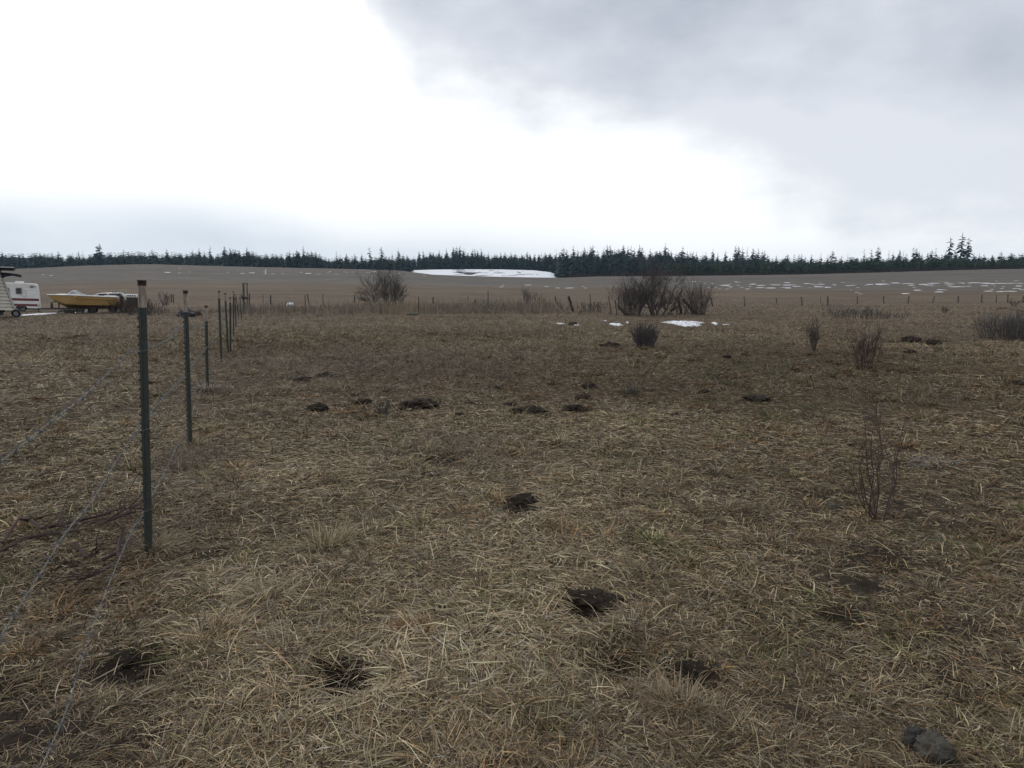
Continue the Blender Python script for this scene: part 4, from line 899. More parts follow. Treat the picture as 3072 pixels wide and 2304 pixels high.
wpost(1851, 945, 1846, 901, 3.2, 'dark broken post stub at the left edge of the willows', m='log_dark')
wpost(1857, 930, 1856, 887, 4.5, 'thick dark upright post inside the left of the willow clump', m='log_dark')
wpost(1722, 936, 1706, 889, 8, 'thick dark leaning log standing alone left of the knotty post', m='log_dark', name='leaning_log', cat='log')
wpost(1888, 947, 1856, 919, 10, 'dark fallen log leaning low at the left foot of the willows', m='log_dark', name='leaning_log', cat='log', dy=.6)
wpost(2092, 942, 2048, 896, 9, 'dark broken willow trunk leaning left in the right of the clump', m='log_dark', name='leaning_log', cat='log', dy=.4)
wpost(2046, 942, 2034, 894, 8, 'dark upright broken trunk beside the leaning willow trunk', m='log_dark', name='broken_log', cat='log')
wpost(1698, 943, 1660, 910, 5.5, 'pale grey pole leaning left in front of the thick dark trunk', m='log_wood', name='leaning_pole', cat='pole', dy=1.2)
wpost(1670, 914, 1665, 889, 4, 'dark tipped post behind the pale leaning pole', m='log_dark')
wpost(1481, 940, 1440, 904, 7, 'grey green log leaning across the white tipped steel post', m='log_wood', name='leaning_log', cat='log', dy=1.0)
wpost(1421, 914, 1427, 897, 4, 'short tilted dark post in the reeds left of the leaning log', m='log_dark')
wpost(1404, 917, 1404, 888, 2.4, 'thin pale stick post in the reeds, left of the tilted one', m='old_wood')
wpost(1299, 912, 1299, 891, 3.6, 'short dark post behind the reeds right of the slim steel post', m='log_dark')
wpost(1256, 945, 1255, 890, 2.6, 'slim dark steel post standing in the reeds right of the purplish bush', m='steel', name='steel_post')
wpost(1186, 913, 1187, 884, 4.2, 'dark wooden post just right of the big purplish bush', m='log_dark')
wpost(1124, 911, 1124, 888, 3.6, 'dark post half hidden left of the stems of the big purplish bush', m='log_dark')
wpost(1063, 910, 1064, 884, 3.4, 'dark post left of the sprawling bush', m='log_dark')
wpost(969, 914, 969, 881, 2.2, 'thin post in the reeds left of the dark post by the sprawling bush', m='log_dark')
wpost(929, 918, 922, 883, 3, 'slanted thin post, right one of a close pair in the reeds', m='log_dark')
wpost(916, 918, 915, 885, 2.4, 'upright thin post, left one of a close pair in the reeds', m='log_dark')
wpost(812, 912, 812, 886, 4, 'short thick dark post right of the row of steel posts', m='log_dark')
wpost(789, 912, 789, 883, 1.8, 'thin stick post between the short thick post and the reddish post', m='old_wood')
wpost(748, 933, 748, 881, 4, 'reddish brown post right of the tall gate posts', m='twig_red')
wpost(515, 908, 514, 883, 3, 'left one of two dark posts behind the dark bundle', m='log_dark')
wpost(521, 908, 520, 883, 3, 'right one of two dark posts behind the dark bundle', m='log_dark')
wpost(797, 823, 797, 808.5, 3.6, 'small white post standing far out in the field', m='white_paint', name='marker_post')
# tall wooden brace at the end of the steel posts
g1, g2 = G(731, 937), G(742, 934); gp = empty('gate_brace', g1); tag(gp, 'tall weathered brace of two wooden posts at the far end of the steel posts', 'brace')
for gg, tx in ((g1, 730), (g2, 741)):
    s = MB(); t = at(tx, 850, gg.y); w_ = .075 if tx == 730 else .055
    s.tube([gg - g1 - Vector((0, 0, .1)), (gg - g1).lerp(t - g1, .5) + Vector((.02, 0, 0)), t - g1], [w_ * 1.1, w_, w_ * .9], 8); s.build('post', M['old_wood'], gp)
s = MB(); t = at(728, 851, g1.y) - g1; t2 = at(743, 850, g2.y) - g1; s.tube([t, t2], .04, 6); s.build('rail', M['old_wood'], gp)
s = MB(); s.tube([at(738, 930, g1.y) - g1, at(724, 884, g1.y) - g1], .045, 6); s.build('diagonal_brace', M['old_wood'], gp)
s = MB(); s.tube([at(731, 890, g1.y) - g1 + Vector((-.1, -.1, 0)), at(741, 895, g1.y) - g1 + Vector((.1, -.1, 0))], .09, 7); s.build('wire_coil', M['steel'], gp)
# log lying in front of the reeds
a_, c_ = G(1218, 946), G(1256, 945); pole('fallen_log', a_ + Vector((0, 0, .06)), c_ + Vector((0, 0, .07)), .09, .075, M['log_wood'], 'pale log lying on the ground in front of the slim steel post', 'log')
a_, c_ = G(1316, 951), G(1329, 951); pole('fallen_log', a_ + Vector((0, 0, .04)), c_ + Vector((0, 0, .04)), .04, .04, M['log_wood'], 'small pale stick on the ground in front of the reeds', 'stick')
# fallen branches at the right edge
for pts, lab in ((((2990, 928), (3020, 929), (3045, 935), (3075, 941), (3110, 946)), 'long thin fallen branch lying at the right edge of the pasture'), (((3050, 952), (3065, 950), (3090, 951)), 'short reddish fallen branch behind the grey thicket at the right edge')):
    g3 = ground_many([q_[0] for q_ in pts], [q_[1] for q_ in pts]); c = Vector(g3[0]); s = MB()
    s.tube([Vector(q_) - c + Vector((0, 0, .12 if i not in (0, 4) else .05)) for i, q_ in enumerate(g3)], .03, 5); o = s.build('fallen_branch', M['twig_red']); o.location = c; tag(o, lab, 'branch')
# twig pile by the first post
g3 = G(250, 1640); tp = empty('branch_pile', g3); tag(tp, 'dark twiggy branches lying on the ground left of the nearest steel post', 'branches')
r = random.Random(8)
for pts in (((10, 1650), (60, 1600), (95, 1580), (160, 1574)), ((150, 1610), (215, 1590), (300, 1572), (365, 1552), (425, 1543)), ((250, 1600), (330, 1570), (390, 1560)), ((100, 1602), (125, 1616), (160, 1612), (215, 1606)), ((355, 1700), (360, 1660), (372, 1620)), ((230, 1668), (258, 1700), (300, 1705)), ((310, 1712), (350, 1690), (375, 1640)), ((330, 1738), (290, 1760), (250, 1775)), ((0, 1690), (80, 1650), (170, 1640), (240, 1630)), ((300, 1600), (350, 1590), (410, 1570))):
    gg = ground_many([q_[0] for q_ in pts], [q_[1] for q_ in pts]); a, b_ = MB(), MB()
    P = [Vector(q_) - g3 + Vector((0, 0, r.uniform(.03, .10))) for q_ in gg]
    a.tube(P, [.011 - .007 * i / len(P) for i in range(len(P))], 5)
    for _ in range(7):
        i = r.randint(0, len(P) - 2); grow(a, a, P[i].lerp(P[i + 1], r.random()), (P[i + 1] - P[i]).normalized() + Vector((r.gauss(0, .4), r.gauss(0, .4), r.uniform(0, .4))), r.uniform(.12, .35), .005, 1, r, 1, .5, 2, .002, 0)
    a.build('branch', M['twig_red'], tp)

# ------------------------------------------------------------------ steel T posts and barbed wire
POSTS = [((445, 1662), (424, 842), 'nearest'), ((570, 1342), (555, 872), 'second'), ((622, 1172), (617.5, 917), 'third'), ((664, 1090), (656, 873), 'fourth'), ((684.5, 1062), (675, 880), 'fifth'), ((691, 1060), (690, 892), 'sixth'), ((700.5, 1010), (700, 874), 'seventh'), ((708, 987), (704, 882), 'eighth'), ((725, 960), (719, 883), 'tenth')]
gb = [G(*q_[0]) for q_ in POSTS]
fdir = (gb[3] - gb[0]); fdir.z = 0; fdir.normalize(); fang = math.atan2(fdir.x, fdir.y)      # along the fence
lft = Vector((-fdir.y, fdir.x, 0))
def tpost(g0, top, label, tiplen, studs=True, mtip='post_white'):
    o = empty('steel_post', g0); tag(o, label, 'fence post', 'steel posts of the wire fence')
    ax = top - g0; L = ax.length; zax = ax.normalized(); xax = fdir - zax * fdir.dot(zax); xax.normalize(); yax = zax.cross(xax)      # y points left of the fence
    rot = Matrix((xax, yax, zax)).transposed()
    def sect(za, zb_, m, name, grow_=0):
        s = MB(); w, t, dpt = .034 + grow_, .006 + grow_, .036 + grow_
        s.box((0, .015, (za + zb_) / 2), (w, t, zb_ - za)); s.box((0, .015 - dpt / 2 - .003, (za + zb_) / 2), (.0055 + grow_, dpt - .006, zb_ - za - .0008))
        s.box((0, .015 - dpt, (za + zb_) / 2), (.009 + grow_, .007, zb_ - za - .0016))
        if studs and name == 'shaft':
            z = za + .12
            while z < zb_ - .02:
                s.box((0, .0215, z), (.012, .012, .016)); z += .052
        s.v = [tuple(rot @ Vector(v)) for v in s.v]; return s.build(name, M[m], o)
    zt0 = L * (1 - tiplen)
    sect(-.15, zt0, 'post_green', 'shaft'); sect(zt0, L - .03, mtip, 'painted_tip', .0006); sect(L - .03, L, 'rust', 'rusty_cap', .0012)
    s = MB(); s.box((0, -.002, L), (.042, .046, .006)); s.v = [tuple(rot @ Vector(v)) for v in s.v]; s.build('battered_top', M['steel'], o)
    return o, rot
posts = []
for i, ((b_, t_p, word), g0) in enumerate(zip(POSTS, gb)):
    extra = {'nearest': 'nearest green steel fence post with rusty white painted top', 'second': 'second nearest green steel post, in front of the dark bundle', 'third': 'third steel post, shorter than its neighbours and white tipped'}.get(word, f'{word} steel post from the camera in the row of the wire fence')
    posts.append(tpost(g0, at(t_p[0], t_p[1], g0.y + (.05 if i < 2 else 0)), extra, (.095, .135, .18, .1, .12, .09, .09, .09, .09)[i], i < 5))
g0 = G(716, 953); tpost(g0, at(707, 883, g0.y), 'ninth steel post, leaning left more than the others', .08, False)
g0 = G(1464, 938); o_, _ = tpost(g0, at(1464, 863, g0.y), 'slim steel post with white tip beside the leaning log in the reeds', .12, False)
g0 = G(1154, 917); o_, _ = tpost(g0, at(1154, 874, g0.y), 'white tipped steel post in front of the big purplish bush', .2, False)

def on_fence(px, py):
    dd = Vector(rayd(px, py)); o_ = Vector((0, 0, H)); nrm = lft
    t = (gb[0] - o_).dot(nrm) / dd.dot(nrm); return o_ + dd * t + lft * .03
def barbed(pix, label, tail=True, seed=0):
    P = [on_fence(*q_) for q_ in pix]
    if tail: P = [P[0] + (P[0] - P[1]).normalized() * 1.2 + Vector((0, 0, .02))] + P
    # resample smoothly (Catmull-Rom)
    Q = []
    for i in range(len(P) - 1):
        p0_, p1, p2, p3 = P[max(i - 1, 0)], P[i], P[i + 1], P[min(i + 2, len(P) - 1)]
        n = max(2, int((p2 - p1).length / .012))
        n = min(n, 220)
        for k in range(n):
            t = k / n
            Q.append(.5 * ((2 * p1) + (p2 - p0_) * t + (2 * p0_ - 5 * p1 + 4 * p2 - p3) * t * t + (3 * p1 - p0_ - 3 * p2 + p3) * t ** 3))
    Q.append(P[-1]); c = Q[0]
    o = empty('barbed_wire', c); tag(o, label, 'wire', 'barbed wire strands of the fence')
    a1, a2, s_ = [], [], 0
    for i, q_ in enumerate(Q):
        d_ = (Q[min(i + 1, len(Q) - 1)] - Q[max(i - 1, 0)]).normalized(); s_ += (q_ - Q[i - 1]).length if i else 0
        u = d_.cross(Vector((0, 0, 1))).normalized(); w = u.cross(d_); t = s_ / .05 * 6.283
        e = (u * math.cos(t) + w * math.sin(t)) * .0019; a1.append(q_ + e - c); a2.append(q_ - e - c)
    s = MB(); s.tube(a1, .0015, 4, False); s.tube(a2, .0015, 4, False); s.build('strand', M['wire'], o)
    r = random.Random(seed); bm_ = MB()
    for sg in (-1, 1):
        bm_.tube([(sg * .004, 0, .022), (sg * .002, .003, .004), (sg * .004, .0045, 0), (sg * .006, 0, -.0045), (sg * .004, -.004, 0), (sg * .004, -.003, .003), (sg * .006, -.004, -.022)], .0014, 4)
        bm_.tube([(sg * .006, -.02, .006), (sg * .006, .02, -.006)], .0013, 4)
    me = bm_.mesh('barb', M['wire']); acc = 0; nb = 0
    for i in range(1, len(Q) - 1):
        acc += (Q[i] - Q[i - 1]).length
        if acc > .125 and nb < 95:
            acc = 0; nb += 1; d_ = (Q[i + 1] - Q[i - 1])
            bo = bpy.data.objects.new('barb', me); COL.objects.link(bo); bo.parent = o; bo.location = Q[i] - c
            bo.rotation_mode = 'QUATERNION'; bo.rotation_quaternion = d_.to_track_quat('X', 'Z') @ Matrix.Rotation(r.random() * 6.28, 3, 'X').to_quaternion()
    return o
barbed([(0, 1409), (84, 1346), (198, 1249), (253, 1207), (329, 1135), (380, 1084), (401, 1058), (421, 1053), (443, 1045), (483, 1035), (513, 1019), (531, 999), (546, 983), (563, 980), (585, 978), (609, 977), (620, 972), (637, 965), (653, 943), (668, 940)], 'top barbed wire strand from the left edge to the steel posts')
barbed([(0, 1973), (68, 1858), (178, 1674), (220, 1602), (304, 1494), (345, 1422), (380, 1363), (428, 1291), (451, 1257), (503, 1192), (558, 1131), (596, 1080), (627, 1040), (660, 1000), (681, 985)], 'middle barbed wire strand crossing the nearest post at half height', seed=2)
barbed([(157, 2296), (229, 2122), (276, 1961), (312, 1850), (352, 1740), (384, 1658), (420, 1578), (438, 1555), (482, 1465), (516, 1397), (545, 1330), (566, 1292), (600, 1200), (624, 1130)], 'lowest barbed wire strand near the ground at the lower left', seed=3)
# wire ties on the posts
for k, rows in ((0, (1053, 1290, 1530)), (1, (982, 1121)), (2, (973, 1048))):
    o_, rot = posts[k]
    for row in rows:
        z = at(POSTS[k][1][0], row, gb[k].y)[2] - gb[k].z
        s = MB(); L_ = [Vector((.026 * math.cos(t), -.003 + .031 * math.sin(t), z + .006 * math.sin(2 * t))) for t in np.linspace(0, 6.283, 14)]
        s.tube(L_, .0016, 4, False); s.v = [tuple(rot @ Vector(v)) for v in s.v]; s.build('wire_tie', M['wire'], o_)

# ------------------------------------------------------------------ stones, mounds
MOUNDS = [(950, 1232, 58, 'rounded dark molehill, left one of the row across the mid pasture'), (1086, 1213, 50, 'flat dark mound between the rounded molehill and the long mound'), (1252, 1227, 116, 'long low dark mound with green grass on its right end'), (1221, 1090, 32, 'small dark mound far back beyond the long low mound'), (1531, 1218, 34, 'small smooth molehill behind the large crumbly mound'), (1375, 1247, 28, 'faint small mound right of the long low mound'), (905, 1143, 42, 'greenish dark clump, left one of a pair near the fence'), (972, 1131, 40, 'greenish dark clump, right one of a pair near the fence'),
          (1590, 1244, 96, 'large crumbly dark mound in the middle of the pasture'), (1724, 1238, 72, 'ragged dark mound right of the large crumbly one'), (1753, 1199, 46, 'smooth dark molehill behind the ragged mound'), (1766, 1166, 46, 'grassy brown hummock behind the smooth molehill'), (1835, 1043, 52, 'dark mound just left of the dense round shrub'), (2184, 1074, 24, 'small dark mound right of and below the dense round shrub'), (2241, 1148, 22, 'tiny dark mound left of the reddish shrub'), (2024, 1251, 34, 'small lone dark mound right of the ragged mound'), (2270, 1206, 80, 'long flat dark mound in the right of the pasture'), (2115, 1179, 30, 'small brown mound left of the long flat mound'), (1876, 1193, 18, 'small brown clod beside the grey stalk tuft'),
          (2737, 1060, 30, 'round dark mound in front of the two long mounds on the right'), (2798, 1037, 56, 'long dark mound, right one of two far mounds on the right'), (2737, 1028, 54, 'long dark mound, left one of two far mounds on the right'), (3062, 1156, 40, 'dark mound at the right edge of the pasture'), (203, 1018, 34, 'reddish bare soil mound, middle one left of the fence'), (127, 1018, 30, 'reddish bare soil mound, leftmost one left of the fence'), (237, 1011, 34, 'reddish bare soil mound, rightmost one left of the fence'), (1720, 975, 24, 'low dark mound far back near the leaning pole'), (380, 1995, 66, 'dark clod with a flat face at the lower left beside the lowest wire'), (430, 2035, 60, 'crumbly dark soil heap right of the dark clod at the lower left')]
MPOS = []
for i, (px, py, w, lab) in enumerate(MOUNDS):
    g0 = G(px, py); rr = w / F * g0.y / 2
    if px < 480 and py > 1900: rr *= .8
    red = 'reddish' in lab; MPOS.append((g0.x, g0.y, rr))
    zs_ = .5 if w < 80 else .32
    if 'clod' in lab and px == 380: zs_ = .7
    lump('dirt_mound', (g0.x, g0.y + rr * .5, g0.z + .1 * rr), (rr, rr * .95, rr * zs_ * (.6 if red else 1)), M['soil_red'] if red else M['soil'], lab, 'mound', 'soil mounds in the pasture', seed=i + 1, rough=.5, sub=5)
# soil thrown up behind the dug holes
for i, (px, py, rr, lab) in enumerate(((1755, 1815, .13, 'dark upturned sod lip of the dug hole in the centre foreground'), (1830, 1822, .10, 'right hand dark sod lump of the dug hole in the centre foreground'), (1565, 1515, .13, 'dark sod lump at the hole in the middle distance'))):
    g0 = G(px, py); lump('sod_lump', (g0.x, g0.y + rr * .4, g0.z), (rr, rr * .5, rr * .40), M['soil'], lab, 'sod', seed=60 + i, rough=.6, sub=4); MPOS.append((g0.x, g0.y, rr * .7))
def rock(px, py, rx, ry, rz_, m, lab, seed, dz=.25):
    g0 = G(px, py); o = lump('rock', (g0.x, g0.y, g0.z + rz_ * dz), (rx, ry, rz_), M[m], lab, 'rock', seed=seed, rough=.34, sub=5, sq=.8); MPOS.append((g0.x, g0.y, rx * .8)); return o
rock(2800, 2272, .058, .06, .06, 'stone', 'grey mossy rock in the bottom right corner', 21)
rock(2747, 2232, .035, .04, .045, 'stone_dark', 'small dark mossy stone touching the grey rock at the bottom right', 22)
rock(2503, 1530, .045, .04, .032, 'stone', 'small grey stone left of the leafless sapling', 23)
rock(83, 2102, .018, .018, .016, 'stone', 'tiny pale pebble in the mud at the lower left', 24)
rock(2415, 1972, .03, .02, .014, 'stone', 'small flat pale chip in the right foreground grass', 26)
# white lumps in the reeds
p = G(872, 930); lump('white_bag', (p.x, p.y, p.z + .35), (.28, .25, .22), M['plastic'], 'white crumpled bag caught in the reeds right of the steel posts', 'bag', seed=31)

# ------------------------------------------------------------------ reeds along the ditch (stuff)
rg = np.random.default_rng(3)
N = 15000
px = np.concatenate([rg.uniform(690, 1800, int(N * .82)), rg.uniform(380, 720, N - int(N * .82))]); Yr = np.where(px < 690, rg.uniform(44.5, 58, N), rg.uniform(42.5, 60, N))
dens = .55 + .6 * vn(px / 40, Yr / 4, 101) + np.where((px > 1300) & (px < 1650), .3, 0) - np.where(px > 1690, .3, 0)
k = rg.random(N) < dens; px, Yr = px[k], Yr[k]; N = len(px)
x = (px - CX) / F * Yr / 1.009; z = terr(x, Yr)
h = rg.uniform(.35, 1.15, N) * (.62 + .5 * vn(px / 45, Yr * .5, 103)) * np.where(px < 690, .7, 1); w = rg.uniform(.006, .017, N); lx = rg.normal(0, .16, N) * h; ly = rg.normal(0, .12, N) * h; bend = rg.random(N) < .25
a = rg.uniform(0, 6.28, N); ca, sa = np.cos(a) * w, np.sin(a) * w
def st(*c): return np.stack(c, -1)
P0 = st(x - ca, Yr - sa, z - .05); P1 = st(x + ca, Yr + sa, z - .05)
mxp = x + lx * .5; myp = Yr + ly * .5
P2 = st(mxp + ca * .8, myp + sa * .8, z + h * .6); P3 = st(mxp - ca * .8, myp - sa * .8, z + h * .6)
tx = np.where(bend, x + lx * 2.2, x + lx); tz = np.where(bend, z + h * .6, z + h)
P4 = st(tx + ca * .3, Yr + ly + sa * .3, tz); P5 = st(tx - ca * .3, Yr + ly - sa * .3, tz)
co = np.stack([P0, P1, P2, P3, P4, P5], 1).reshape(-1, 3); b = np.arange(N) * 6
qd = np.concatenate([st(b, b + 1, b + 2, b + 3), st(b + 3, b + 2, b + 4, b + 5)])
pal = np.array([(.19, .158, .12), (.145, .118, .095), (.24, .212, .175), (.115, .092, .072), (.185, .138, .088)])
tan = np.exp(-((px - 1215) / 55) ** 2)
ci = rg.integers(0, 5, N); colr = pal[ci] * rg.uniform(.7, 1.15, N)[:, None]; colr = colr * (1 - .5 * tan[:, None]) + np.array((.24, .18, .10)) * .5 * tan[:, None]
bm_ = bpy.data.materials.new('blade_mat'); bm_.use_nodes = True; nt = bm_.node_tree; pb = nt.nodes['Principled BSDF']; pb.inputs['Roughness'].default_value = .7; pb.inputs['Specular IOR Level'].default_value = .25
an = nt.nodes.new('ShaderNodeAttribute'); an.attribute_name = 'tint'; nt.links.new(an.outputs['Color'], pb.inputs['Base Color'])
M['blade'] = bm_
tag(np_mesh('reeds', co, qd, np.repeat(colr, 6, 0), [bm_]), 'dry brown reeds and tall grass along the ditch', 'reeds', kind='stuff')

# ------------------------------------------------------------------ dry grass (stuff)
def grass(name, N, seed, r0, r1, K, label, upright=.09, lmul=1.0, wmul=1.0, power=0.0, azm=47, clump=None, fade=None, litter=False, radial=False, ctint=None):
    g_ = np.random.default_rng(seed)
    if clump is None:
        u = g_.random(N); r = np.exp(math.log(r0) + (math.log(r1) - math.log(r0)) * u ** (1 + power))
        t = np.radians(g_.uniform(-azm, azm, N)); x, y = r * np.sin(t), r * np.cos(t)
    else:
        ci = g_.integers(0, len(clump), N); c_ = np.array(clump)[ci]; x = c_[:, 0] + g_.normal(0, 1, N) * c_[:, 2]; y = c_[:, 1] + g_.normal(0, 1, N) * c_[:, 2]
    bare, pale, green, olive = fields(x, y)
    keep = g_.random(N) < np.clip(1.0 - .95 * bare + .15 * pale, .04, 1)
    cid = None if clump is None else ci
    if litter: keep |= g_.random(N) < .6
    if fade: keep &= g_.random(N) > smooth(np.hypot(x, y), *fade)
    for mx_, my_, mr_ in MPOS: keep &= (np.hypot(x - mx_, (y - my_ - mr_ * .4)) > mr_ * .8) | (g_.random(N) < .12)
    x, y, bare, pale, green, olive = (q_[keep] for q_ in (x, y, bare, pale, green, olive)); N = len(x); r = np.hypot(x, y)
    z = terr(x, y)
    if cid is not None: cid = cid[keep]
    L = g_.gamma(4.0, .0215, N) * lmul * (1 + .3 * np.clip(pale, -1, 1)) * np.clip((r / 9) ** .12, .9, 1.15)
    W = .00145 * np.maximum(1, r / 2.8) ** .62 * g_.uniform(.5, 1.6, N) * wmul * (1 + .25 * np.clip(pale, -.6, 1))
    flow = np.pi * 2.4 * fbm(x / 1.1, y / 1.1, 201, 2) + .3
    th = flow + g_.normal(0, .95, N) + np.where(g_.random(N) < .35, g_.uniform(-3, 3, N), 0)
    up = g_.random(N) < upright * (1 + 1.5 * np.clip(green, 0, 1))
    if radial:
        cc_ = np.array(clump)[cid]; th = np.arctan2(y - cc_[:, 1], x - cc_[:, 0]) + g_.normal(0, .5, N); L = L * np.array(clump)[cid][:, 3]
    e = np.where(up, np.radians(g_.uniform(30, 78, N)), np.radians(np.abs(g_.normal(6, 11, N))))
    de = np.where(up, g_.uniform(.3, 1.7, N), e * g_.uniform(1.0, 2.2, N) + .05)
    dth = g_.normal(0, .55, N); rise = np.where(up, 0, g_.random(N) ** 1.6 * .028 * (1 - .5 * smooth(r, 8, 20)) * np.clip(1 + pale - bare, .2, 1.6))
    p = np.stack([x, y, z + rise], -1); pts = [p]; ths = [th]
    for k in range(1, K):
        s_ = k / (K - 1); tk = th + dth * s_; ek = e - de * s_
        p = p + np.stack([np.cos(ek) * np.cos(tk), np.cos(ek) * np.sin(tk), np.sin(ek)], -1) * (L / (K - 1))[:, None]
        zt = z + .003 + .12 * rise
        p[:, 2] = np.maximum(p[:, 2], np.where(up, z - .01, zt)); pts.append(p); ths.append(tk)
    roll = g_.normal(0, .7, N); tap = {5: (.65, 1, .95, .65, .08), 4: (.75, 1, .75, .08), 3: (.8, 1, .15)}[K]
    V = []
    for k in range(K):
        sd_ = np.stack([-np.sin(ths[k]) * np.cos(roll), np.cos(ths[k]) * np.cos(roll), np.sin(roll)], -1) * (W * tap[k])[:, None]
        V += [pts[k] - sd_, pts[k] + sd_]
    co = np.stack(V, 1).reshape(-1, 3); b = np.arange(N) * 2 * K
    qd = np.concatenate([np.stack([b + 2 * k, b + 2 * k + 1, b + 2 * k + 3, b + 2 * k + 2], -1) for k in range(K - 1)])
    pal = np.array([(.370, .292, .195), (.265, .202, .130), (.150, .106, .068), (.235, .196, .155), (.078, .054, .038), (.175, .102, .052), (.085, .085, .032), (.290, .215, .122)])
    u = g_.random(N); pr = np.clip(.42 + .4 * pale, .05, .95)
    idx = np.where(u < pr * .45, 0, np.where(u < pr * .8, 1, np.where(u < pr, 3, np.where(u < pr + (1 - pr) * .45, 2, np.where(u < pr + (1 - pr) * .8, 4, 5)))))
    idx = np.where((g_.random(N) < .08), 7, idx); idx = np.where(g_.random(N) < .35 * np.clip(olive, 0, 1), 5, idx)
    idx = np.where(g_.random(N) < np.clip(.03 + .55 * green * (1 - .5 * smooth(r, 8, 20)) + .05 * olive, 0, .7), 6, idx)
    c = pal[idx] * np.array((1.0, 1.035, .99)) * np.exp(g_.normal(0, .26, N))[:, None] * (1 + .22 * np.clip(pale, -1, 1))[:, None] * (1 - .32 * np.clip(olive, 0, 1))[:, None]
    if ctint is not None: c = c * .45 + np.array(ctint)[None] * .55 * np.exp(g_.normal(0, .25, N))[:, None]
    if radial: c = c * np.array(clump)[cid][:, 4:7]
    far = smooth(r, 8, 45)[:, None]; c = c * (1 - far) + (c * .62 + np.array((.106, .083, .065)) * .38) * far
    o = np_mesh(name, co, qd, np.repeat(np.clip(c, .005, .6), 2 * K, 0), [M['blade']])
    return tag(o, label, 'grass', kind='stuff')
grass('dry_grass', 560000, 1, 1.5, 9, 4, 'matted dry straw grass covering the foreground')
grass('dry_grass', 260000, 2, 8, 30, 3, 'short dry brown grass covering the middle of the pasture', upright=.2)
grass('pasture_grass', 330000, 5, 18, 108, 3, 'thin upright dead grass over the far part of the pasture', fade=(52, 108), upright=.8, lmul=1.5, wmul=.75)
# finer dark litter under the straw
grass('grass_litter', 130000, 3, 1.5, 6, 3, 'fine broken litter between the foreground straw', upright=.02, lmul=.34, wmul=.9, litter=True)
# thin upright wispy stalks
tall = []
gt = np.random.default_rng(9)
for px, py, n, s_ in ((950, 1120, 40, 2.0), (1300, 1120, 46, 2.5), (1150, 1090, 40, 2.6), (1000, 1060, 34, 3), (1600, 1000, 20, 4), (1450, 1080, 20, 3), (560, 1400, 8, .16), (590, 1380, 8, .2), (640, 1180, 8, .3), (660, 1100, 8, .35), (690, 1070, 6, .5), (560, 1480, 5, .25), (620, 1250, 6, .4), (2300, 1120, 20, 3), (2600, 1180, 16, 1.5), (2050, 1180, 12, 1.6), (1340, 1345, 7, .3), (1400, 1390, 5, .25), (1850, 1400, 8, 1.2), (1250, 1420, 6, .6), (520, 1620, 4, .25), (750, 1950, 3, .2), (1080, 1700, 4, .4)):
    q_ = G(px, py); tall += [(q_.x, q_.y, s_)] * n
grass('tall_stalks', 46000, 4, 1, 2, 4, 'thin upright grey stalks of last year weeds scattered over the pasture', upright=1.0, lmul=1.9, wmul=.5, clump=tall, ctint=(.15, .12, .105))
rt = np.random.default_rng(21); tf = []
for i in range(900):
    r_ = math.exp(rt.uniform(math.log(1.8), math.log(26))); a_ = math.radians(rt.uniform(-46, 46)); v_ = rt.uniform(.55, 1.15); tn = rt.random()
    tc_ = (v_, v_, v_) if tn < .5 else (v_ * 1.1, v_ * .92, v_ * .75) if tn < .75 else (v_ * .8, v_ * .95, v_ * .7) if tn < .88 else (v_ * .95, v_ * .92, v_)
    tf.append((r_ * math.sin(a_), r_ * math.cos(a_), rt.uniform(.015, .05) * (1 + r_ / 20), rt.uniform(.6, 1.35), *tc_))
grass('grass_tussocks', 170000, 6, 1, 2, 4, 'small rooted tussocks of dead grass all over the pasture', upright=.75, lmul=1.0, wmul=1.0, clump=tf, radial=True)
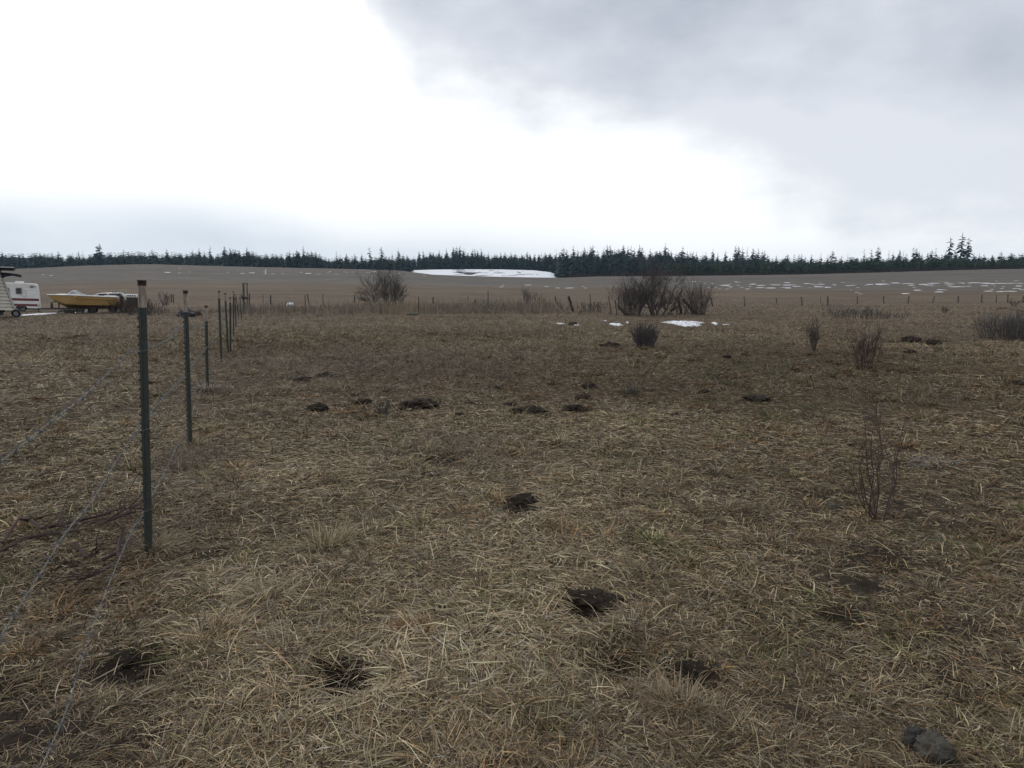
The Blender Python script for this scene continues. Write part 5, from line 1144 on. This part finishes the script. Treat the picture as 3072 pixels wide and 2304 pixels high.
# tussocks one can tell apart
for i, (px, py, rr, n, lab, tint) in enumerate(((1245, 1905, .085, 700, 'small rust coloured grass tuft in the centre foreground', (.21, .115, .045)), (575, 1345, .13, 700, 'pale dry grass tuft around the foot of the second steel post', None), (622, 1180, .17, 900, 'shaggy grey grass tuft around the foot of the third steel post', (.22, .19, .15)), (800, 1800, .13, 800, 'upright straw tussock left of the rust coloured tuft', None), (2350, 1880, .10, 600, 'flat reddish straw tuft in the right foreground', (.15, .10, .055)), (2040, 2130, .12, 700, 'pale bristly straw tussock in the lower right foreground', (.20, .155, .10)), (2800, 1395, .2, 700, 'matted grey grass heap in the right of the pasture', (.15, .13, .105)), (470, 1650, .12, 600, 'dry grass tuft growing beside the foot of the nearest post', None), (985, 1650, .16, 800, 'bleached straw tussock with dark gap beneath left of centre', (.26, .21, .13)))):
    g0 = G(px, py); g_ = np.random.default_rng(300 + i); N = n; K = 5
    a = g_.uniform(0, 6.283, N); rad = rr * np.sqrt(g_.random(N)) * .7; x, y = g0.x + rad * np.cos(a), g0.y + rad * np.sin(a); z = terr(x, y) - .01
    L = rr * g_.uniform(.6, 1.5, N) * (.7 if 'flat' in lab or 'matted' in lab else 1); e = np.radians(g_.uniform(10, 60, N) if 'flat' in lab or 'matted' in lab else g_.uniform(35, 88, N)); de = g_.uniform(.5, 2.2, N); th = a + g_.normal(0, .6, N); W = .0016 * max(1, g0.y / 2.6) ** .9 * g_.uniform(.5, 1.3, N)
    p = np.stack([x, y, z], -1); pts = [p]
    for k in range(1, K):
        ek = e - de * k / (K - 1); p = p + np.stack([np.cos(ek) * np.cos(th), np.cos(ek) * np.sin(th), np.sin(ek)], -1) * (L / (K - 1))[:, None]; pts.append(p)
    V = []; rl = g_.normal(0, .6, N)
    for k, tp_ in enumerate((.7, 1, .9, .6, .08)):
        sd_ = np.stack([-np.sin(th) * np.cos(rl), np.cos(th) * np.cos(rl), np.sin(rl)], -1) * (W * tp_)[:, None]; V += [pts[k] - sd_, pts[k] + sd_]
    co = np.stack(V, 1).reshape(-1, 3) - np.array(g0); b = np.arange(N) * 2 * K; qd = np.concatenate([np.stack([b + 2 * k, b + 2 * k + 1, b + 2 * k + 3, b + 2 * k + 2], -1) for k in range(K - 1)])
    c = np.array(tint or (.24, .195, .125)) * np.exp(g_.normal(0, .3, N))[:, None]
    o = np_mesh('grass_tuft', co, qd, np.repeat(c, 2 * K, 0), [M['blade']]); o.location = g0
    tag(o, lab, 'grass tuft', 'grass tufts in the pasture')

# ------------------------------------------------------------------ haze
hz = MB(); hz.box((0, 1500, 70), (9000, 4800, 260)); ho = hz.build('haze', None)
hm = bpy.data.materials.new('haze_mat'); hm.use_nodes = True; nt = hm.node_tree; nt.nodes.clear()
ou = nt.nodes.new('ShaderNodeOutputMaterial'); pv = nt.nodes.new('ShaderNodeVolumePrincipled'); pv.inputs['Color'].default_value = (.52, .76, 1, 1); pv.inputs['Density'].default_value = 8e-5; pv.inputs['Anisotropy'].default_value = 0.2
nt.links.new(pv.outputs[0], ou.inputs['Volume']); ho.data.materials.append(hm)
tag(ho, 'thin bluish air haze over the whole field', 'haze', kind='stuff')
